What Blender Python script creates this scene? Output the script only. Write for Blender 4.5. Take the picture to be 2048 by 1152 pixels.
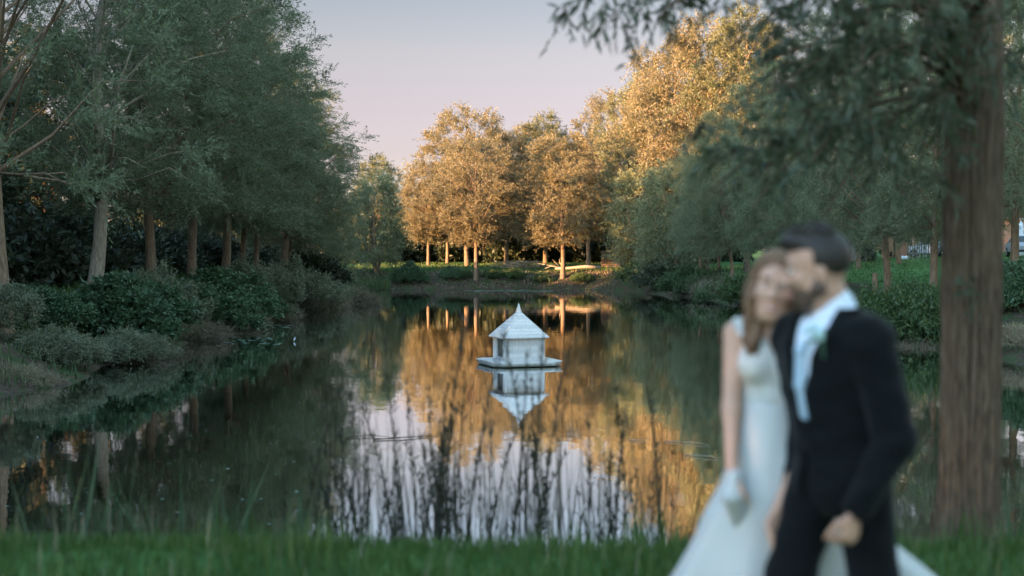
import bpy, math, random
import numpy as np

# ---------------------------------------------------------------- camera, sky, sun, exposure
S = bpy.context.scene
for o in list(bpy.data.objects):
    bpy.data.objects.remove(o)
COL = S.collection
PI = math.pi
FPX = 2844.0                      # focal length in photo pixels (50 mm on 36 mm)
HC = 2.94                         # camera height above the water
cam_d = bpy.data.cameras.new('camera')
cam = bpy.data.objects.new('camera', cam_d); COL.objects.link(cam)
cam_d.sensor_width = 36; cam_d.lens = 50
cam_d.clip_end = 3000; cam_d.clip_start = .1
cam.location = (0, 0, HC)
cam.rotation_euler = (PI/2 - math.atan(76/FPX), 0, 0)
cam_d.dof.use_dof = True; cam_d.dof.focus_distance = 50; cam_d.dof.aperture_fstop = 1.35
S.camera = cam

SUN_EL = math.radians(6.5)
SUN_AZ = math.radians(60)         # light travels 60 degrees off the view axis, from behind and the left
W = bpy.data.worlds.new('World'); S.world = W; W.use_nodes = True
wn, wl = W.node_tree.nodes, W.node_tree.links
wn.clear()
sky = wn.new('ShaderNodeTexSky'); sky.sky_type = 'NISHITA'; sky.sun_disc = False
sky.sun_elevation = SUN_EL; sky.sun_rotation = PI + SUN_AZ
sky.air_density = 1.0; sky.dust_density = 1.0; sky.ozone_density = 2.0
wtc = wn.new('ShaderNodeTexCoord'); wsx = wn.new('ShaderNodeSeparateXYZ')
wr = wn.new('ShaderNodeValToRGB')
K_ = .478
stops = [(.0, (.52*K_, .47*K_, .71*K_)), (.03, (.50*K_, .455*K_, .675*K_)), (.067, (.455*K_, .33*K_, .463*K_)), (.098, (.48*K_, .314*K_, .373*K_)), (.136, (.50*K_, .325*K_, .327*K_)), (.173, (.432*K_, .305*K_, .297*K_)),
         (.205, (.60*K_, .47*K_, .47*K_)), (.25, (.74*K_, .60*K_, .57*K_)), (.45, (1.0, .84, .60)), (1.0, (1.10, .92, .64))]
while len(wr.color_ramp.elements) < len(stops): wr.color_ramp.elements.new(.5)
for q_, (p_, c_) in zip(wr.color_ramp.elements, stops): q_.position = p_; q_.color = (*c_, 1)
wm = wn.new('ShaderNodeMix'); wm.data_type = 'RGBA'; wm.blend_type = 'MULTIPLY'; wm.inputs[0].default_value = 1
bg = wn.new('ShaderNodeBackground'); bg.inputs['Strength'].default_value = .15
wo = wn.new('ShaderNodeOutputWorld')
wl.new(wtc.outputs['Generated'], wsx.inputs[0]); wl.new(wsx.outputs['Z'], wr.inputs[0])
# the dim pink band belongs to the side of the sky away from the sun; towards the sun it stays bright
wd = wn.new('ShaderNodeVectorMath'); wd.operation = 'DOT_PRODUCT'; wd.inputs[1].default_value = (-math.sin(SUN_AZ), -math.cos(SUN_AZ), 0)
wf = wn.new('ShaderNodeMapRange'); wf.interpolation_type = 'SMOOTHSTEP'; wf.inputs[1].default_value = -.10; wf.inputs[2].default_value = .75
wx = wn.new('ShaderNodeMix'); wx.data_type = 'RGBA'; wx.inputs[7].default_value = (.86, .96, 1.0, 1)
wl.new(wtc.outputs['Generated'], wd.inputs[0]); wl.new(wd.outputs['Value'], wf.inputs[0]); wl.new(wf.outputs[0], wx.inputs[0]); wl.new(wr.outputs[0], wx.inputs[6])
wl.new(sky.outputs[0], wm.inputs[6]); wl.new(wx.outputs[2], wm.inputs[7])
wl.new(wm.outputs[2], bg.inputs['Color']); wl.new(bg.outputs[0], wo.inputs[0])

sun_d = bpy.data.lights.new('sun', 'SUN'); sun = bpy.data.objects.new('sun', sun_d); COL.objects.link(sun)
sun_d.energy = 3.15; sun_d.angle = math.radians(.5); sun_d.color = (1.0, .52, .23)
sun.location = (-60, -40, 30)
_dir = (math.sin(SUN_AZ)*math.cos(SUN_EL), math.cos(SUN_AZ)*math.cos(SUN_EL), -math.sin(SUN_EL))
import mathutils
sun.rotation_euler = mathutils.Vector(_dir).to_track_quat('-Z', 'Y').to_euler()

S.view_settings.view_transform = 'Standard'; S.view_settings.look = 'None'
S.view_settings.exposure = 3.5; S.view_settings.gamma = 1.0
S.view_settings.use_curve_mapping = False
S.render.engine = 'CYCLES'
S.cycles.max_bounces = 8; S.cycles.diffuse_bounces = 5; S.cycles.glossy_bounces = 3
S.cycles.transmission_bounces = 6; S.cycles.transparent_max_bounces = 6
S.cycles.caustics_reflective = False; S.cycles.caustics_refractive = False
S.cycles.use_denoising = True

rng = np.random.default_rng(7)
random.seed(7)

# ---------------------------------------------------------------- helpers
def px(x, D):                     # world X of a photo column at depth D
    return (x-1024)/FPX*D
def zz(y, D):                     # world Z of a photo row at depth D
    return HC - (y-500)/FPX*D

def mesh_np(name, V, F, mats, smooth=False, attr=None, mat_idx=None):
    V = np.asarray(V, np.float32); F = np.asarray(F, np.int32)
    me = bpy.data.meshes.new(name)
    me.vertices.add(len(V)); me.vertices.foreach_set('co', V.ravel())
    k = F.shape[1]
    me.loops.add(F.size); me.loops.foreach_set('vertex_index', F.ravel())
    me.polygons.add(len(F)); me.polygons.foreach_set('loop_start', np.arange(0, F.size, k, dtype=np.int32))
    for m in (mats if isinstance(mats, (list, tuple)) else [mats]):
        me.materials.append(m)
    me.update(calc_edges=True)
    if smooth: me.polygons.foreach_set('use_smooth', np.ones(len(F), bool))
    if mat_idx is not None: me.polygons.foreach_set('material_index', np.asarray(mat_idx, np.int32))
    if attr is not None:
        for an, (dom, val) in attr.items():
            a = me.attributes.new(an, 'FLOAT', dom); a.data.foreach_set('value', np.asarray(val, np.float32))
    return me

def link(name, me, parent=None, loc=(0, 0, 0), rz=0):
    o = bpy.data.objects.new(name, me); COL.objects.link(o)
    o.location = loc; o.rotation_euler = (0, 0, rz)
    if parent is not None: o.parent = parent
    return o
def tag(o, label=None, cat=None, group=None, kind=None):
    if label: o['label'] = label
    if cat: o['category'] = cat
    if group: o['group'] = group
    if kind: o['kind'] = kind
    return o
def thing(name, label, cat, loc=(0, 0, 0), rz=0, group=None):
    o = link(name, None, None, loc, rz)
    return tag(o, label, cat, group)

class MB:                         # gathers shapes, links them as ONE mesh object
    def __init__(s): s.V = []; s.F = []
    def add(s, V, F):
        n = len(s.V); s.V += [tuple(map(float, v)) for v in V]; s.F += [tuple(int(i)+n for i in f) for f in F]; return s
    def box(s, c, d, R=None, taper=1.0):
        x, y, z = d[0]/2, d[1]/2, d[2]/2
        P = np.array([[-x,-y,-z],[x,-y,-z],[x,y,-z],[-x,y,-z],[-x*taper,-y*taper,z],[x*taper,-y*taper,z],[x*taper,y*taper,z],[-x*taper,y*taper,z]])
        if R is not None: P = P @ np.asarray(R).T
        return s.add(P+np.asarray(c), [(3,2,1,0),(4,5,6,7),(0,1,5,4),(1,2,6,5),(2,3,7,6),(3,0,4,7)])
    def tube(s, pts, rad, n=8, cap=True):
        V, F = tube(pts, rad, n)
        s.add(V, F)
        if cap:
            b = len(s.V)-len(V)
            s.F.append(tuple(b+i for i in range(n))[::-1]); s.F.append(tuple(b+len(V)-n+i for i in range(n)))
        return s
    def prism(s, poly, axis, a, b):  # poly of 2-D points extruded along an axis
        n = len(poly); P = []
        for w in (a, b):
            for (u, v) in poly:
                P.append({'x': (w, u, v), 'y': (u, w, v), 'z': (u, v, w)}[axis])
        F = [tuple(range(n))[::-1], tuple(range(n, 2*n))] + [(i, (i+1) % n, n+(i+1) % n, n+i) for i in range(n)]
        return s.add(P, F)
    def mesh(s, name, mats, smooth=False):
        me = bpy.data.meshes.new(name); me.from_pydata(s.V, [], s.F)
        for m in (mats if isinstance(mats, (list, tuple)) else [mats]): me.materials.append(m)
        import bmesh
        bm = bmesh.new(); bm.from_mesh(me); bmesh.ops.recalc_face_normals(bm, faces=bm.faces); bm.to_mesh(me); bm.free()
        if smooth:
            for p in me.polygons: p.use_smooth = True
        return me
    def obj(s, name, mat, parent=None, loc=(0, 0, 0), rz=0, smooth=False, bevel=0):
        o = link(name, s.mesh(name, mat, smooth), parent, loc, rz)
        if bevel:
            b = o.modifiers.new('bevel', 'BEVEL'); b.width = bevel; b.segments = 2; b.limit_method = 'ANGLE'
        return o

def tube(pts, rad, n=8):
    pts = np.asarray(pts, float); rad = np.asarray(rad, float)*np.ones(len(pts))
    T = np.gradient(pts, axis=0); T /= np.linalg.norm(T, axis=1)[:, None]+1e-9
    ref = np.array([1., .13, 0]) if abs(T[0, 2]) > .7 else np.array([0, .1, 1.])
    V = []
    a = np.arange(n)*2*PI/n
    for p, t, r in zip(pts, T, rad):
        u = np.cross(t, ref); u /= np.linalg.norm(u); v = np.cross(t, u)
        V.append(p + r*(np.cos(a)[:, None]*u + np.sin(a)[:, None]*v))
    V = np.concatenate(V); m = len(pts)
    i = np.arange(m-1)[:, None]*n; j = np.arange(n)[None]; k = (j+1) % n
    F = np.stack([i+j, i+k, i+n+k, i+n+j], -1).reshape(-1, 4)
    return V, F

def join_np(parts):
    V, F, n = [], [], 0
    for v, f in parts:
        V.append(v); F.append(f+n); n += len(v)
    return np.concatenate(V), np.concatenate(F)

# ---------------------------------------------------------------- materials
class NT:
    def __init__(s, name):
        s.m = bpy.data.materials.new(name); s.m.use_nodes = True
        s.n, s.l = s.m.node_tree.nodes, s.m.node_tree.links; s.n.clear()
        s.out = s.n.new('ShaderNodeOutputMaterial')
    def new(s, t, **kw):
        o = s.n.new('ShaderNode'+t)
        for k, v in kw.items(): setattr(o, k, v)
        return o
    def coord(s, kind='Object', scale=(1, 1, 1)):
        c = s.new('TexCoord'); mp = s.new('Mapping'); mp.inputs['Scale'].default_value = scale
        s.l.new(c.outputs[kind], mp.inputs[0]); return mp.outputs[0]
    def pos(s, scale=(1, 1, 1)):
        g = s.new('NewGeometry'); mp = s.new('Mapping'); mp.inputs['Scale'].default_value = scale
        s.l.new(g.outputs['Position'], mp.inputs[0]); return mp.outputs[0]
    def noise(s, vec, scale, detail=4, rough=.55, out='Fac'):
        n = s.new('TexNoise'); n.inputs['Scale'].default_value = scale; n.inputs['Detail'].default_value = detail
        n.inputs['Roughness'].default_value = rough; s.l.new(vec, n.inputs['Vector']); return n.outputs[out]
    def ramp(s, fac, stops):
        r = s.new('ValToRGB'); e = r.color_ramp.elements
        while len(e) < len(stops): e.new(.5)
        for q, (p, c) in zip(e, stops): q.position = p; q.color = (*c, 1) if len(c) == 3 else c
        s.l.new(fac, r.inputs[0]); return r.outputs[0]
    def mixc(s, f, a, b, mode='MIX'):
        m = s.new('Mix', data_type='RGBA', blend_type=mode)
        for v, i in ((f, 0), (a, 6), (b, 7)):
            if hasattr(v, 'is_linked'): s.l.new(v, m.inputs[i])
            elif i == 0: m.inputs[0].default_value = v
            else: m.inputs[i].default_value = (*v, 1)
        return m.outputs[2]
    def math(s, op, a, b=0.0):
        m = s.new('Math', operation=op)
        for v, i in ((a, 0), (b, 1)):
            if hasattr(v, 'is_linked'): s.l.new(v, m.inputs[i])
            else: m.inputs[i].default_value = v
        return m.outputs[0]
    def attr(s, name):
        a = s.new('Attribute'); a.attribute_name = name; return a.outputs['Fac']
    def bump(s, h, strength=.5, dist=.02):
        b = s.new('Bump'); b.inputs['Strength'].default_value = strength; b.inputs['Distance'].default_value = dist
        s.l.new(h, b.inputs['Height']); return b.outputs[0]
    def principled(s, col, rough=.7, bump=None, spec=.3, metal=0, sheen=0):
        p = s.new('BsdfPrincipled')
        if hasattr(col, 'is_linked'): s.l.new(col, p.inputs['Base Color'])
        else: p.inputs['Base Color'].default_value = (*col, 1)
        if hasattr(rough, 'is_linked'): s.l.new(rough, p.inputs['Roughness'])
        else: p.inputs['Roughness'].default_value = rough
        p.inputs['Specular IOR Level'].default_value = spec; p.inputs['Metallic'].default_value = metal
        if sheen: p.inputs['Sheen Weight'].default_value = sheen
        if bump is not None: s.l.new(bump, p.inputs['Normal'])
        return p.outputs[0]
    def done(s, sh): s.l.new(sh, s.out.inputs['Surface']); return s.m

def leaf_mat(name, dark, mid, light, trans=.3, back=None, rough=.5, spec=.35):
    t = NT(name); r = t.attr('leafrand')
    c = t.ramp(r, [(0, dark), (.5, mid), (1, light)])
    oi = t.new('ObjectInfo')
    v = t.math('ADD', t.math('MULTIPLY', oi.outputs['Random'], .35), .82)
    hs = t.new('HueSaturation'); t.l.new(c, hs.inputs['Color']); t.l.new(v, hs.inputs['Value'])
    col = hs.outputs[0]
    if back:                        # pale silvery leaf underside
        g = t.new('NewGeometry'); col = t.mixc(t.math('MULTIPLY', g.outputs['Backfacing'], .8), col, back)
    p = t.principled(col, rough, spec=spec)
    tr = t.new('BsdfTranslucent'); t.l.new(col, tr.inputs[0])
    mx = t.new('MixShader'); mx.inputs[0].default_value = trans
    t.l.new(p, mx.inputs[1]); t.l.new(tr.outputs[0], mx.inputs[2])
    return t.done(mx.outputs[0])

M = {}
M['willow'] = leaf_mat('willow_leaves', (.098, .116, .050), (.152, .176, .082), (.22, .245, .14), .35, (.20, .225, .14))
M['far_willow'] = leaf_mat('olive_willow_leaves', (.085, .085, .038), (.155, .138, .062), (.23, .195, .100), .35, (.22, .185, .125))
M['far_green'] = leaf_mat('green_olive_willow_leaves', (.060, .075, .030), (.115, .125, .050), (.18, .18, .085), .35, (.19, .19, .11))
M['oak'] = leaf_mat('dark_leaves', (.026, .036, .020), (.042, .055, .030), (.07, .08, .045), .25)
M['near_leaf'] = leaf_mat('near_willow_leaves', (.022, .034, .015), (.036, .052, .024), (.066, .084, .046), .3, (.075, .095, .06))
M['broad'] = leaf_mat('broad_shrub_leaves', (.038, .072, .034), (.065, .120, .058), (.105, .165, .090), .25)
M['grey_shrub'] = leaf_mat('grey_shrub_leaves', (.080, .105, .055), (.125, .150, .082), (.19, .205, .13), .25, (.20, .21, .15))
M['dry'] = leaf_mat('dry_stems', (.09, .075, .045), (.19, .155, .10), (.36, .31, .22), .2)
M['fern'] = leaf_mat('bank_weed_leaves', (.035, .065, .022), (.06, .10, .035), (.10, .14, .05), .3)
M['grass'] = leaf_mat('grass_blades', (.030, .062, .013), (.052, .104, .022), (.11, .155, .045), .3)
M['reed'] = leaf_mat('reed_dark', (.020, .020, .013), (.032, .034, .020), (.055, .055, .03), .15)
M['reed_green'] = leaf_mat('reed_green', (.03, .06, .03), (.05, .085, .04), (.10, .09, .045), .3)
M['pad'] = leaf_mat('floating_leaves', (.05, .10, .07), (.09, .15, .11), (.20, .26, .22), .1)

def bark(name, a, b, c, sc=1.0, st=.7):
    t = NT(name); v = t.coord('Object', (9*sc, 9*sc, 1.3*sc))
    n = t.noise(v, 3.0, 6, .65); n2 = t.noise(t.coord('Object', (1, 1, 1)), 1.2, 3)
    col = t.mixc(n2, t.ramp(n, [(.3, a), (.52, b), (.75, c)]), t.ramp(n, [(.3, a), (.6, b), (.8, b)]))
    return t.done(t.principled(col, .9, t.bump(n, st, .03), .1))
M['bark'] = bark('willow_bark', (.09, .058, .038), (.23, .155, .105), (.36, .26, .19))
M['pale_bark'] = bark('pale_willow_bark', (.13, .095, .07), (.31, .24, .185), (.46, .39, .32))
M['far_bark'] = bark('brown_willow_bark', (.08, .055, .04), (.19, .135, .095), (.30, .22, .165))
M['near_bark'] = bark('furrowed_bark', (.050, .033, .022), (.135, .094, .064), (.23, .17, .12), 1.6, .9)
M['dark_bark'] = bark('dark_bark', (.03, .022, .016), (.07, .05, .036), (.12, .09, .065))
M['dead_wood'] = bark('bleached_wood', (.25, .20, .16), (.42, .36, .30), (.55, .49, .42), 2)

def ground_mat():
    t = NT('ground_surface'); p = t.pos()
    n1 = t.noise(p, .35, 5); n2 = t.noise(p, 6, 6, .7); n3 = t.noise(p, 1.4, 4)
    lawn = t.mixc(t.math('MULTIPLY', n2, .8), t.ramp(n1, [(.3, (.026, .082, .022)), (.7, (.050, .130, .036))]), (.075, .15, .05))
    soil = t.ramp(n2, [(.3, (.030, .022, .016)), (.55, (.070, .052, .039)), (.8, (.14, .110, .085))])
    soil = t.mixc(t.ramp(n3, [(.45, (0, 0, 0)), (.60, (1, 1, 1))]), soil, (.035, .060, .022))
    b = t.attr('bank')                # 1 on the earth bank, 0 on the lawn
    w = t.ramp(t.math('ADD', b, t.math('MULTIPLY', t.math('SUBTRACT', n3, .5), .9)), [(.35, (0, 0, 0)), (.6, (1, 1, 1))])
    col = t.mixc(w, lawn, soil)
    return t.done(t.principled(col, .95, t.bump(n2, .8, .06), .1))
M['ground'] = ground_mat()

def water_mat():
    t = NT('pond_water'); 
    n1 = t.noise(t.pos((.9, .55, 1)), 1.6, 3, .5); n2 = t.noise(t.pos((1, 1, 1)), 9.0, 3, .5); n3 = t.noise(t.pos((.15, .10, 1)), 1.0, 2)
    gust = t.ramp(n3, [(.38, (.25, .25, .25)), (.65, (1, 1, 1))])
    h = t.math('ADD', n1, t.math('MULTIPLY', t.math('MULTIPLY', n2, .10), gust))
    nb = t.bump(h, 1.0, .0034)
    fr = t.new('Fresnel'); fr.inputs[0].default_value = 1.55
    f = t.ramp(fr.outputs[0], [(0, (.02, .02, .02)), (.22, (.67, .67, .67)), (.5, (.95, .95, .95))])
    d = t.new('BsdfDiffuse'); d.inputs[0].default_value = (.010, .013, .008, 1)
    g = t.new('BsdfGlossy'); g.inputs['Roughness'].default_value = .02; g.inputs[0].default_value = (.97, .98, 1, 1)
    t.l.new(nb, g.inputs['Normal'])
    mx = t.new('MixShader'); t.l.new(f, mx.inputs[0]); t.l.new(d.outputs[0], mx.inputs[1]); t.l.new(g.outputs[0], mx.inputs[2])
    return t.done(mx.outputs[0])
M['water'] = water_mat()

def plain(name, col, rough=.6, var=.15, sc=20, bump=.0, spec=.3, metal=0, sheen=0):
    t = NT(name); n = t.noise(t.coord('Object'), sc, 4)
    c = t.mixc(n, tuple(x*(1-var) for x in col), tuple(min(1, x*(1+var)) for x in col))
    return t.done(t.principled(c, rough, t.bump(n, bump, .01) if bump else None, spec, metal, sheen))
def house_paint(name, col):
    t = NT(name); v = t.coord('Object'); streak = t.noise(t.coord('Object', (14, 14, 1.6)), 1.5, 5, .6); n = t.noise(v, 7, 5, .6)
    c = t.mixc(t.ramp(streak, [(.48, (0, 0, 0)), (.72, (.55, .55, .55))]), col, (.36, .33, .29))
    c = t.mixc(t.ramp(n, [(.55, (0, 0, 0)), (.75, (.35, .35, .35))]), c, (.40, .40, .34))
    sx = t.new('SeparateXYZ'); t.l.new(v, sx.inputs[0])
    wl_ = t.math('ADD', sx.outputs['Z'], t.math('MULTIPLY', n, -.09))
    c = t.mixc(t.ramp(wl_, [(.0, (.85, .85, .85)), (.06, (0, 0, 0))]), c, (.10, .11, .06))   # algae along the waterline
    return t.done(t.principled(c, .6, t.bump(streak, .2, .008), .3))
M['white_paint'] = house_paint('weathered_white_paint', (.68, .64, .62))
M['white_paint_b'] = house_paint('weathered_white_paint_greyer', (.59, .56, .55))
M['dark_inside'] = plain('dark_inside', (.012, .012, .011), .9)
M['suit'] = plain('navy_suit_cloth', (.0024, .0032, .0044), .9, .2, 60, .2, .15, 0, .05)
M['suit_dark'] = plain('black_buttons', (.006, .006, .008), .4)
M['shirt'] = plain('pale_blue_shirt', (.62, .68, .78), .7, .05, 30)
M['tie'] = plain('pale_blue_tie', (.36, .47, .58), .5, .15, 40)
M['skin'] = plain('skin', (.42, .235, .165), .5, .06, 12, 0, .35)
M['skin_f'] = plain('fair_skin', (.48, .28, .205), .5, .05, 12, 0, .35)
M['lips'] = plain('lips', (.42, .14, .12), .4, .05)
M['eye'] = plain('eye_dark', (.03, .02, .015), .2, .05)
M['eyewhite'] = plain('eye_white', (.7, .68, .65), .3, .03)
M['brow'] = plain('eyebrow_hair', (.05, .03, .02), .8)
M['teeth'] = plain('teeth', (.75, .72, .66), .3, .03)
def hair_mat(name, a, b):
    t = NT(name); n = t.noise(t.coord('Object', (60, 60, 6)), 2, 4)
    return t.done(t.principled(t.ramp(n, [(.3, a), (.7, b)]), .5, t.bump(n, .6, .01), .35))
M['hair_dark'] = hair_mat('near_black_hair', (.010, .008, .007), (.028, .020, .016))
M['beard'] = hair_mat('dark_beard', (.045, .026, .018), (.11, .065, .045))
M['hair_brown'] = hair_mat('auburn_brown_hair', (.075, .036, .018), (.22, .115, .06))
def lace():
    t = NT('ivory_lace'); v = t.new('TexVoronoi'); v.inputs['Scale'].default_value = 28; t.l.new(t.coord('Object'), v.inputs['Vector'])
    n = t.noise(t.coord('Object'), 14, 4)
    c = t.mixc(n, (.40, .40, .39), (.56, .56, .55))
    return t.done(t.principled(c, .6, t.bump(v.outputs['Distance'], .5, .01), .3, 0, .2))
M['lace'] = lace()
M['satin'] = plain('ivory_satin', (.44, .45, .46), .5, .05, 5, 0, .35, 0, .2)
M['shoe'] = plain('black_leather', (.01, .01, .01), .3)
M['flower'] = plain('pale_flower', (.45, .62, .64), .7, .2, 50)
M['stemgreen'] = plain('flower_leaf', (.06, .12, .07), .6)

def brick_mat():
    t = NT('red_brick'); b = t.new('TexBrick'); b.inputs['Scale'].default_value = 4.0
    b.inputs['Color1'].default_value = (.46, .19, .10, 1); b.inputs['Color2'].default_value = (.36, .14, .075, 1)
    b.inputs['Mortar'].default_value = (.38, .33, .28, 1); b.inputs['Mortar Size'].default_value = .018
    mp = t.new('Mapping'); c = t.new('TexCoord'); mp.inputs['Rotation'].default_value = (PI/2, 0, 0)
    t.l.new(c.outputs['Object'], mp.inputs[0]); t.l.new(mp.outputs[0], b.inputs['Vector'])
    return t.done(t.principled(b.outputs['Color'], .85, t.bump(b.outputs['Fac'], -.4, .01), .2))
M['brick'] = brick_mat()
M['tile'] = plain('clay_roof_tile', (.20, .09, .06), .8, .3, 6)
M['grey_board'] = plain('weathered_grey_board', (.25, .23, .21), .85, .3, 9, .3)
M['brown_board'] = plain('old_brown_board', (.12, .085, .065), .9, .35, 9, .3)
M['car_silver'] = plain('silver_car_paint', (.33, .36, .40), .3, .05, 3, 0, .5, .3)
M['car_white'] = plain('white_car_paint', (.66, .68, .70), .3, .04, 3, 0, .5)
M['car_dark'] = plain('dark_car_paint', (.05, .06, .07), .3, .05, 3, 0, .5)
M['glass'] = plain('tinted_glass', (.05, .06, .07), .08, .05, 3, 0, .6)
M['tyre'] = plain('tyre_rubber', (.02, .02, .02), .9)
M['rim'] = plain('wheel_rim', (.4, .4, .42), .35, .05, 3, 0, .5, .7)
M['plate_y'] = plain('yellow_plate', (.55, .33, .03), .4)
M['lamp_red'] = plain('red_lamp', (.35, .03, .02), .3)
M['lamp_clear'] = plain('clear_lamp', (.6, .6, .6), .2)
M['white_plastic'] = plain('white_plastic_sack', (.62, .64, .68), .5, .1)
M['win'] = plain('house_window_glass', (.06, .07, .08), .1, .05, 3, 0, .6)

# ---------------------------------------------------------------- the ground and the pond
POND = np.array([(-17, 11.5), (-10, 11.0), (-4, 11.3), (0, 11.0), (4, 11.2), (9, 11.0), (16, 12.5), (17.5, 20), (15.5, 29), (13.3, 36), (12.9, 42),
                 (13.6, 48), (13.9, 55), (13.2, 64), (12.6, 74), (11.4, 84), (9.9, 94), (8.0, 101), (5.5, 104.5), (2, 105.2), (-3, 104.6), (-8, 105),
                 (-11.5, 104), (-12.6, 98), (-11.2, 90), (-10.4, 84), (-8.9, 78), (-9.3, 73), (-10.6, 67), (-10.2, 58), (-10.9, 52), (-10.6, 47), (-9.8, 42),
                 (-10.4, 36), (-9.6, 31.5), (-10.6, 28), (-14, 23), (-17, 17)], float)
def pond_d(X, Y):                # signed distance to the shoreline, positive on land
    X = np.asarray(X, float); Y = np.asarray(Y, float); sh = X.shape; P = np.stack([X.ravel(), Y.ravel()], 1)
    d = np.full(len(P), 1e9); ins = np.zeros(len(P), bool)
    n = len(POND)
    for i in range(n):
        a, b = POND[i], POND[(i+1) % n]; ab = b-a; ap = P-a
        t = np.clip((ap@ab)/(ab@ab), 0, 1); d = np.minimum(d, np.hypot(*(ap-t[:, None]*ab).T))
        c = ((a[1] > P[:, 1]) != (b[1] > P[:, 1]))
        with np.errstate(divide='ignore', invalid='ignore'):
            xx = a[0]+(P[:, 1]-a[1])*(b[0]-a[0])/(b[1]-a[1] if b[1] != a[1] else 1e-9)
        ins ^= c & (P[:, 0] < xx)
    return np.where(ins, -d, d).reshape(sh)
def sst(a, b, x):
    t = np.clip((x-a)/(b-a), 0, 1); return t*t*(3-2*t)
def ground_z(X, Y, d=None):
    X = np.asarray(X, float); Y = np.asarray(Y, float)
    if d is None: d = pond_d(X, Y)
    wob = .10*np.sin(X*.9+Y*.37)*np.cos(Y*.71-X*.23)+.05*np.sin(X*2.3-Y*1.9)
    near = sst(14, 9, Y)*sst(20, 8, np.abs(X))
    bank = np.where(d < 0, np.maximum(-1.2, d*.45), 1.30*sst(-.4, 3.6, d))
    z = bank + wob*sst(0, 2.5, d)*(1-.85*near)
    z = z + .055*np.clip(X-15, 0, 26)*sst(40, 75, Y) + .026*np.clip(Y-109, 0, 40)*sst(3, 8, d)*sst(28, 12, X)
    z = z + .010*np.clip(-X-30, 0, 60)
    return z
def gz(x, y): return float(ground_z(np.array([x]), np.array([y]))[0])

xs = np.unique(np.concatenate([np.linspace(-900, -60, 12), np.arange(-60, -22, 1.5), np.arange(-22, 24, .45), np.arange(24, 60, 1.2), np.linspace(60, 900, 12)]))
ys = np.unique(np.concatenate([np.linspace(-600, -45, 10), np.arange(-45, 4, 2.), np.arange(4, 14, .3), np.arange(14, 130, .7), np.arange(130, 160, 2), np.linspace(160, 1500, 14)]))
GX, GY = np.meshgrid(xs, ys, indexing='ij'); GD = pond_d(GX, GY); GZ = ground_z(GX, GY, GD)
nx, ny = GX.shape
ii, jj = np.meshgrid(np.arange(nx-1), np.arange(ny-1), indexing='ij')
GF = np.stack([ii*ny+jj, (ii+1)*ny+jj, (ii+1)*ny+jj+1, ii*ny+jj+1], -1).reshape(-1, 4)
bankw = sst(3.9, 2.6, GD)*sst(16, 24, GY)                       # near bank stays grassy
bankw = np.maximum(bankw, .8*sst(-18.5, -21, GX))   # bare earth in the deep shade left
bankw = np.maximum(bankw, .9*np.exp(-((GX-14.8)**2/2+(GY-56)**2/10)))
me = mesh_np('ground', np.stack([GX, GY, GZ], -1).reshape(-1, 3), GF, M['ground'], True, {'bank': ('POINT', bankw.ravel())})
g = link('ground', me); tag(g, kind='structure')
wv = [(-22, 6, 0), (22, 6, 0), (22, 112, 0), (-22, 112, 0)]
w = MB().add(wv, [(0, 1, 2, 3)]).obj('water', M['water']); tag(w, kind='structure')

# ---------------------------------------------------------------- leaves and trees
def norm(v): return v/(np.linalg.norm(v, axis=-1, keepdims=True)+1e-9)
def leaf_quads(P, Dv, L, Wd, r):   # pointed leaf: base, side, tip, side
    n = len(P); N = norm(r.normal(size=(n, 3))); S_ = norm(np.cross(Dv, N))
    L = np.asarray(L)[:, None]; Wd = np.asarray(Wd)[:, None]
    V = np.stack([P, P+Dv*L*.45+S_*Wd*.5, P+Dv*L, P+Dv*L*.45-S_*Wd*.5], 1).reshape(-1, 3)
    return V, np.arange(4*n).reshape(-1, 4)
def leaf_mesh(name, P, Dv, L, Wd, mat, r):
    V, F = leaf_quads(P, Dv, L, Wd, r)
    return mesh_np(name, V, F, mat, False, {'leafrand': ('FACE', np.clip(r.normal(.5, .26, len(F)), 0, 1))})

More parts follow.
